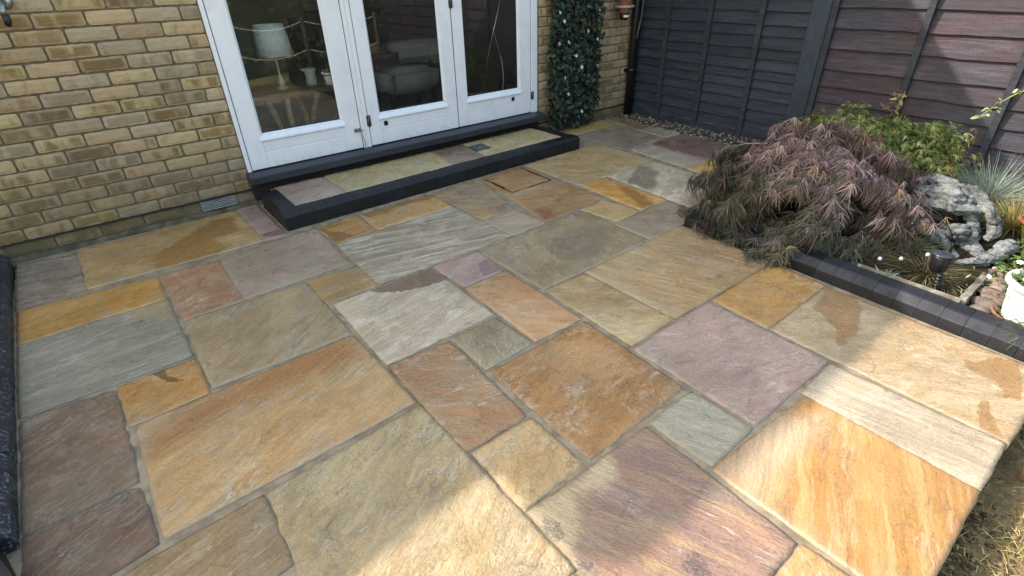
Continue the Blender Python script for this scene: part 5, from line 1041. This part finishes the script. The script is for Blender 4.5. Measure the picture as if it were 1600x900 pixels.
bmesh.ops.rotate(bm, verts=bm.verts, cent=(0, 0, 0), matrix=Matrix.Rotation(-.35, 3, 'Z')); bmesh.ops.translate(bm, verts=bm.verts, vec=(1.36, -4.02, -.075)); mb = MB(); mb.bm(bm); mb.build('body', simple('old_brick', lin((150, 112, 84)), .85, .2, 14, .4, .003, .2, c2=lin((120, 92, 72))), ob_, (1.36, -4.02, -.10))
# soil crumbs and leaf litter under the patio edge
o = stones('soil_crumbs', 900, lambda: (rnd.uniform(.2, 2.0), rnd.uniform(-4.02, -3.89)), lambda: -.118, .003, .010, [lin(c) for c in ((96, 78, 56), (70, 56, 40), (130, 108, 76))]); tag(o, kind='stuff')

# ------------------------------------------------------------------ things seen through and in the glass
st = thing('side_table', (.54, .52, .1), 'wooden side table on branch legs behind the left door pane', 'table'); O_ = (.54, .52, .1)
mb = MB(); mb.box(.19, .90, .34, .74, .598, .635, .006); mb.build('table_top', TABLEWOOD, st, O_)
BRW = simple('pale_branch', lin((176, 158, 132)), .8, .2, 20, .5, .004)
for a, b, c in (((.33, .42, .595), (.40, .47, .35), (.46, .5, .1)), ((.47, .40, .595), (.47, .40, .36), (.54, .42, .1)), ((.72, .44, .595), (.63, .44, .35), (.58, .4, .1)), ((.58, .60, .595), (.64, .58, .36), (.56, .55, .1))):
    mb = MB(); mb.tube(smooth_path([a, b, c], 10), [.022]*11, 8, rough=.3, seed=a[0]*9); mb.build('leg', BRW, st, O_)
tl = thing('table_lamp', (.49, .5, .636), 'table lamp with pale blue tapered shade behind the left door pane', 'lamp'); O_ = (.49, .5, .636)
mb = MB(); mb.lathe([(.103, 1.070), (.134, .868), (.131, .868), (.101, 1.070)], (.487, .5, 0), 40, True, True); mb.build('lamp_shade', LINEN, tl, O_)
mb = MB(); mb.lathe([(0, .637), (.045, .637), (.045, .65), (.020, .66), (.025, .685), (.018, .71), (.009, .74), (.007, .90), (0, .90)], (.487, .5, 0), 24); mb.build('lamp_base', simple('glassy_grey', (.45, .46, .46), .1, .1, 20, .02, .0005), tl, O_)
jg = thing('jug', (.705, .5, .636), 'small white jug on the side table behind the left door pane', 'jug'); O_ = (.705, .5, .636)
mb = MB(); mb.lathe([(0, .637), (.036, .637), (.042, .66), (.038, .70), (.042, .735), (.051, .757), (.048, .757), (.039, .735), (0, .72)], (.705, .48, 0), 28)
mb.v = [(x-(.018 if (z > .745 and x < .67) else 0), y, z) for x, y, z in mb.v]; mb.build('body', CERAMIC, jg, O_)
fs_ = thing('footstool', (1.95, 1.45, .1), 'grey upholstered footstool on turned legs behind the middle door pane', 'footstool'); O_ = (1.95, 1.45, .1)
bm = bmesh.new(); bmesh.ops.create_cube(bm, size=1); bmesh.ops.bevel(bm, geom=bm.edges[:], offset=.18, segments=4, affect='EDGES')
for v in bm.verts: v.co = Vector((1.98+v.co.x*.66, 1.45+v.co.y*.5, .42+v.co.z*.24))
mb = MB(); mb.bm(bm, True); mb.build('cushion', FABRIC, fs_, O_)
for x in (1.74, 2.22):
    for y in (1.27, 1.63):
        mb = MB(); mb.lathe([(.018, .10), (.026, .14), (.018, .2), (.03, .25), (.03, .32)], (x, y, 0), 14); mb.build('leg', BLACKPLASTIC, fs_, O_)
sf = thing('sofa', (2.6, 2.9, .1), 'dark sofa in the shaded room behind the door panes', 'sofa'); O_ = (2.6, 2.9, .1)
def soft(nm, x0, x1, y0, y1, z0, z1, mat, par, org, bev=.22):
    bm = bmesh.new(); bmesh.ops.create_cube(bm, size=1); bmesh.ops.bevel(bm, geom=bm.edges[:], offset=bev, segments=3, affect='EDGES')
    for v in bm.verts: v.co = Vector(((x0+x1)/2+v.co.x*(x1-x0), (y0+y1)/2+v.co.y*(y1-y0), (z0+z1)/2+v.co.z*(z1-z0)))
    mb = MB(); mb.bm(bm, True); return mb.build(nm, mat, par, org)
soft('seat', 1.5, 3.6, 2.35, 3.2, .15, .55, DARKFAB, sf, O_, .1); soft('backrest', 1.5, 3.6, 3.05, 3.4, .4, 1.0, DARKFAB, sf, O_, .1); soft('armrest', 3.35, 3.65, 2.3, 3.3, .15, .72, DARKFAB, sf, O_, .1); soft('armrest', 1.35, 1.6, 2.3, 3.3, .15, .72, DARKFAB, sf, O_, .1)
tw = thing('throw', (2.7, 2.45, .55), 'sage green fringed throw over the sofa behind the middle door pane', 'throw'); O_ = (2.7, 2.45, .55)
soft('blanket', 2.35, 3.2, 2.26, 2.8, .54, .66, THROW, tw, O_, .15); mb = MB(); mb.box(2.36, 3.19, 2.252, 2.262, .50, .60); mb.build('front_drop', THROW, tw, O_)
mb = MB()
for i in range(60): x = 2.365+i*.0139; mb.tube([(x, 2.256, .51), (x+rnd.uniform(-.004, .004), 2.25, .42+rnd.uniform(-.01, .02))], .0035, 4)
tag(mb.build('fringe', THROW, tw, O_), kind='stuff')
soft_c = thing('cushion', (1.95, 2.0, .56), 'brown cushion on the sofa behind the footstool', 'cushion'); soft('cover', 1.62, 2.2, 2.3, 2.6, .52, .68, simple('tan_fabric', (.16, .12, .085), .95), soft_c, (1.95, 2.0, .56), .3)
fl2 = thing('floor_lamp', (2.42, .45, .1), 'twisted chrome floor lamp behind the right door pane', 'lamp'); O_ = (2.42, .45, .1)
for ph in (0, PI):
    mb = MB(); pts = [(2.43+.085*math.cos(z*4.2+ph+.6)*(1+.35*abs(z-.75)), .45+.05*math.sin(z*4.2+ph+.6), z) for z in np.linspace(.14, 1.45, 40)]; mb.tube(pts, .006, 8); mb.build('stem', CHROME, fl2, O_)
mb = MB(); mb.lathe([(0, .101), (.13, .101), (.13, .115), (.03, .14), (0, .14)], (2.43, .45, 0), 30); mb.build('base', CHROME, fl2, O_)
mb = MB(); mb.lathe([(.13, 1.62), (.17, 1.40), (.167, 1.40), (.128, 1.62)], (2.43, .45, 0), 30, True, True); mb.build('lamp_shade', LINEN, fl2, O_)
# the garden the panes reflect
def big_shrub(x, y, h, rx_, label, seed, cols):
    t = thing('garden_shrub', (x, y, -.12), label, 'shrub', 'shrubs at the far end of the lawn'); r = np.random.default_rng(seed); n = 2600; U = r.normal(size=(n, 3)); U /= np.linalg.norm(U, axis=1, keepdims=True)
    k = r.uniform(.5, 1, n)**.5; bl = np.array([1+.25*mn.noise(Vector(u*2.2)+Vector((seed, 0, 0))) for u in U]); P = np.array([x, y, h*.5-.1])+U*(k*bl)[:, None]*np.array([rx_, rx_*.8, h*.52]); P[:, 2] = np.maximum(P[:, 2], -.1)
    tag(scatter('foliage', lobed(1, .13, .035, .2, 0, 2), P, frames(U+r.normal(0, .6, (n, 3)), r.normal(0, .5, (n, 3))+np.array([0, 0, 1.])), r.uniform(.6, 1.3, n), palette(cols)[r.integers(0, len(cols), n)]*r.uniform(.6, 1.3, (n, 1)), LEAF_V, t), kind='stuff')
    for i in range(4): mb = MB(); a = i*1.6; mb.tube([(x, y, -.13), (x+.1*math.cos(a), y+.1*math.sin(a), h*.25), (x+.3*math.cos(a)*rx_, y+.3*math.sin(a)*rx_, h*.6)], [.03, .025, .012], 7); mb.build('stem', BARK, t, (x, y, -.12))
GC = [(84, 96, 48), (104, 112, 62), (70, 84, 44), (130, 124, 76)]
big_shrub(1.4, -6.6, 1.7, .8, 'rounded olive shrub at the far end of the lawn facing the left door pane', 31, GC); big_shrub(3.0, -6.9, 2.1, .9, 'tall olive shrub at the far end of the lawn facing the middle pane', 32, [(74, 86, 46), (92, 98, 54), (60, 72, 40)]); big_shrub(5.2, -7.2, 2.2, 1.1, 'broad dark shrub at the far end of the lawn facing the right pane', 33, [(54, 66, 38), (70, 80, 44), (46, 56, 34)]); big_shrub(-1.2, -7.0, 1.5, .8, 'low brownish shrub at the far end of the lawn away from the fence', 34, [(110, 96, 62), (92, 86, 54), (124, 110, 70)])
bf = thing('back_fence', (1, -9.2, -.1), 'long brown board fence closing the far end of the garden', 'fence')
for i in range(60):
    x = -6+i*.2; mb = MB(); mb.box(x, x+.19, -9.22, -9.2+.004*(i % 3), -.12, 1.75+.02*rnd.random()); mb.build('board', FENCE_PURPLE, bf, (1, -9.2, -.1))
rp = thing('rope_swag', (2.0, -5.2, 0), 'pale rope slung in swags between low posts at the lawn edge', 'rope fence')
pts = [(-.2, -5.2), (1.26, -5.2), (2.30, -5.2), (3.5, -5.2)]
for x, y in pts: mb = MB(); mb.tube([(x, y, -.15), (x, y, .84)], .03, 10); mb.build('post', BARK, rp, (2.0, -5.2, 0))
for zz in (.78, .38):
    for (xa, ya), (xb, yb) in zip(pts[:-1], pts[1:]): mb = MB(); mb.tube([(xa+(xb-xa)*t, ya, zz-.10*(1-(2*t-1)**2)) for t in np.linspace(0, 1, 14)], .009, 6); mb.build('rope', ROPE, rp, (2.0, -5.2, 0))
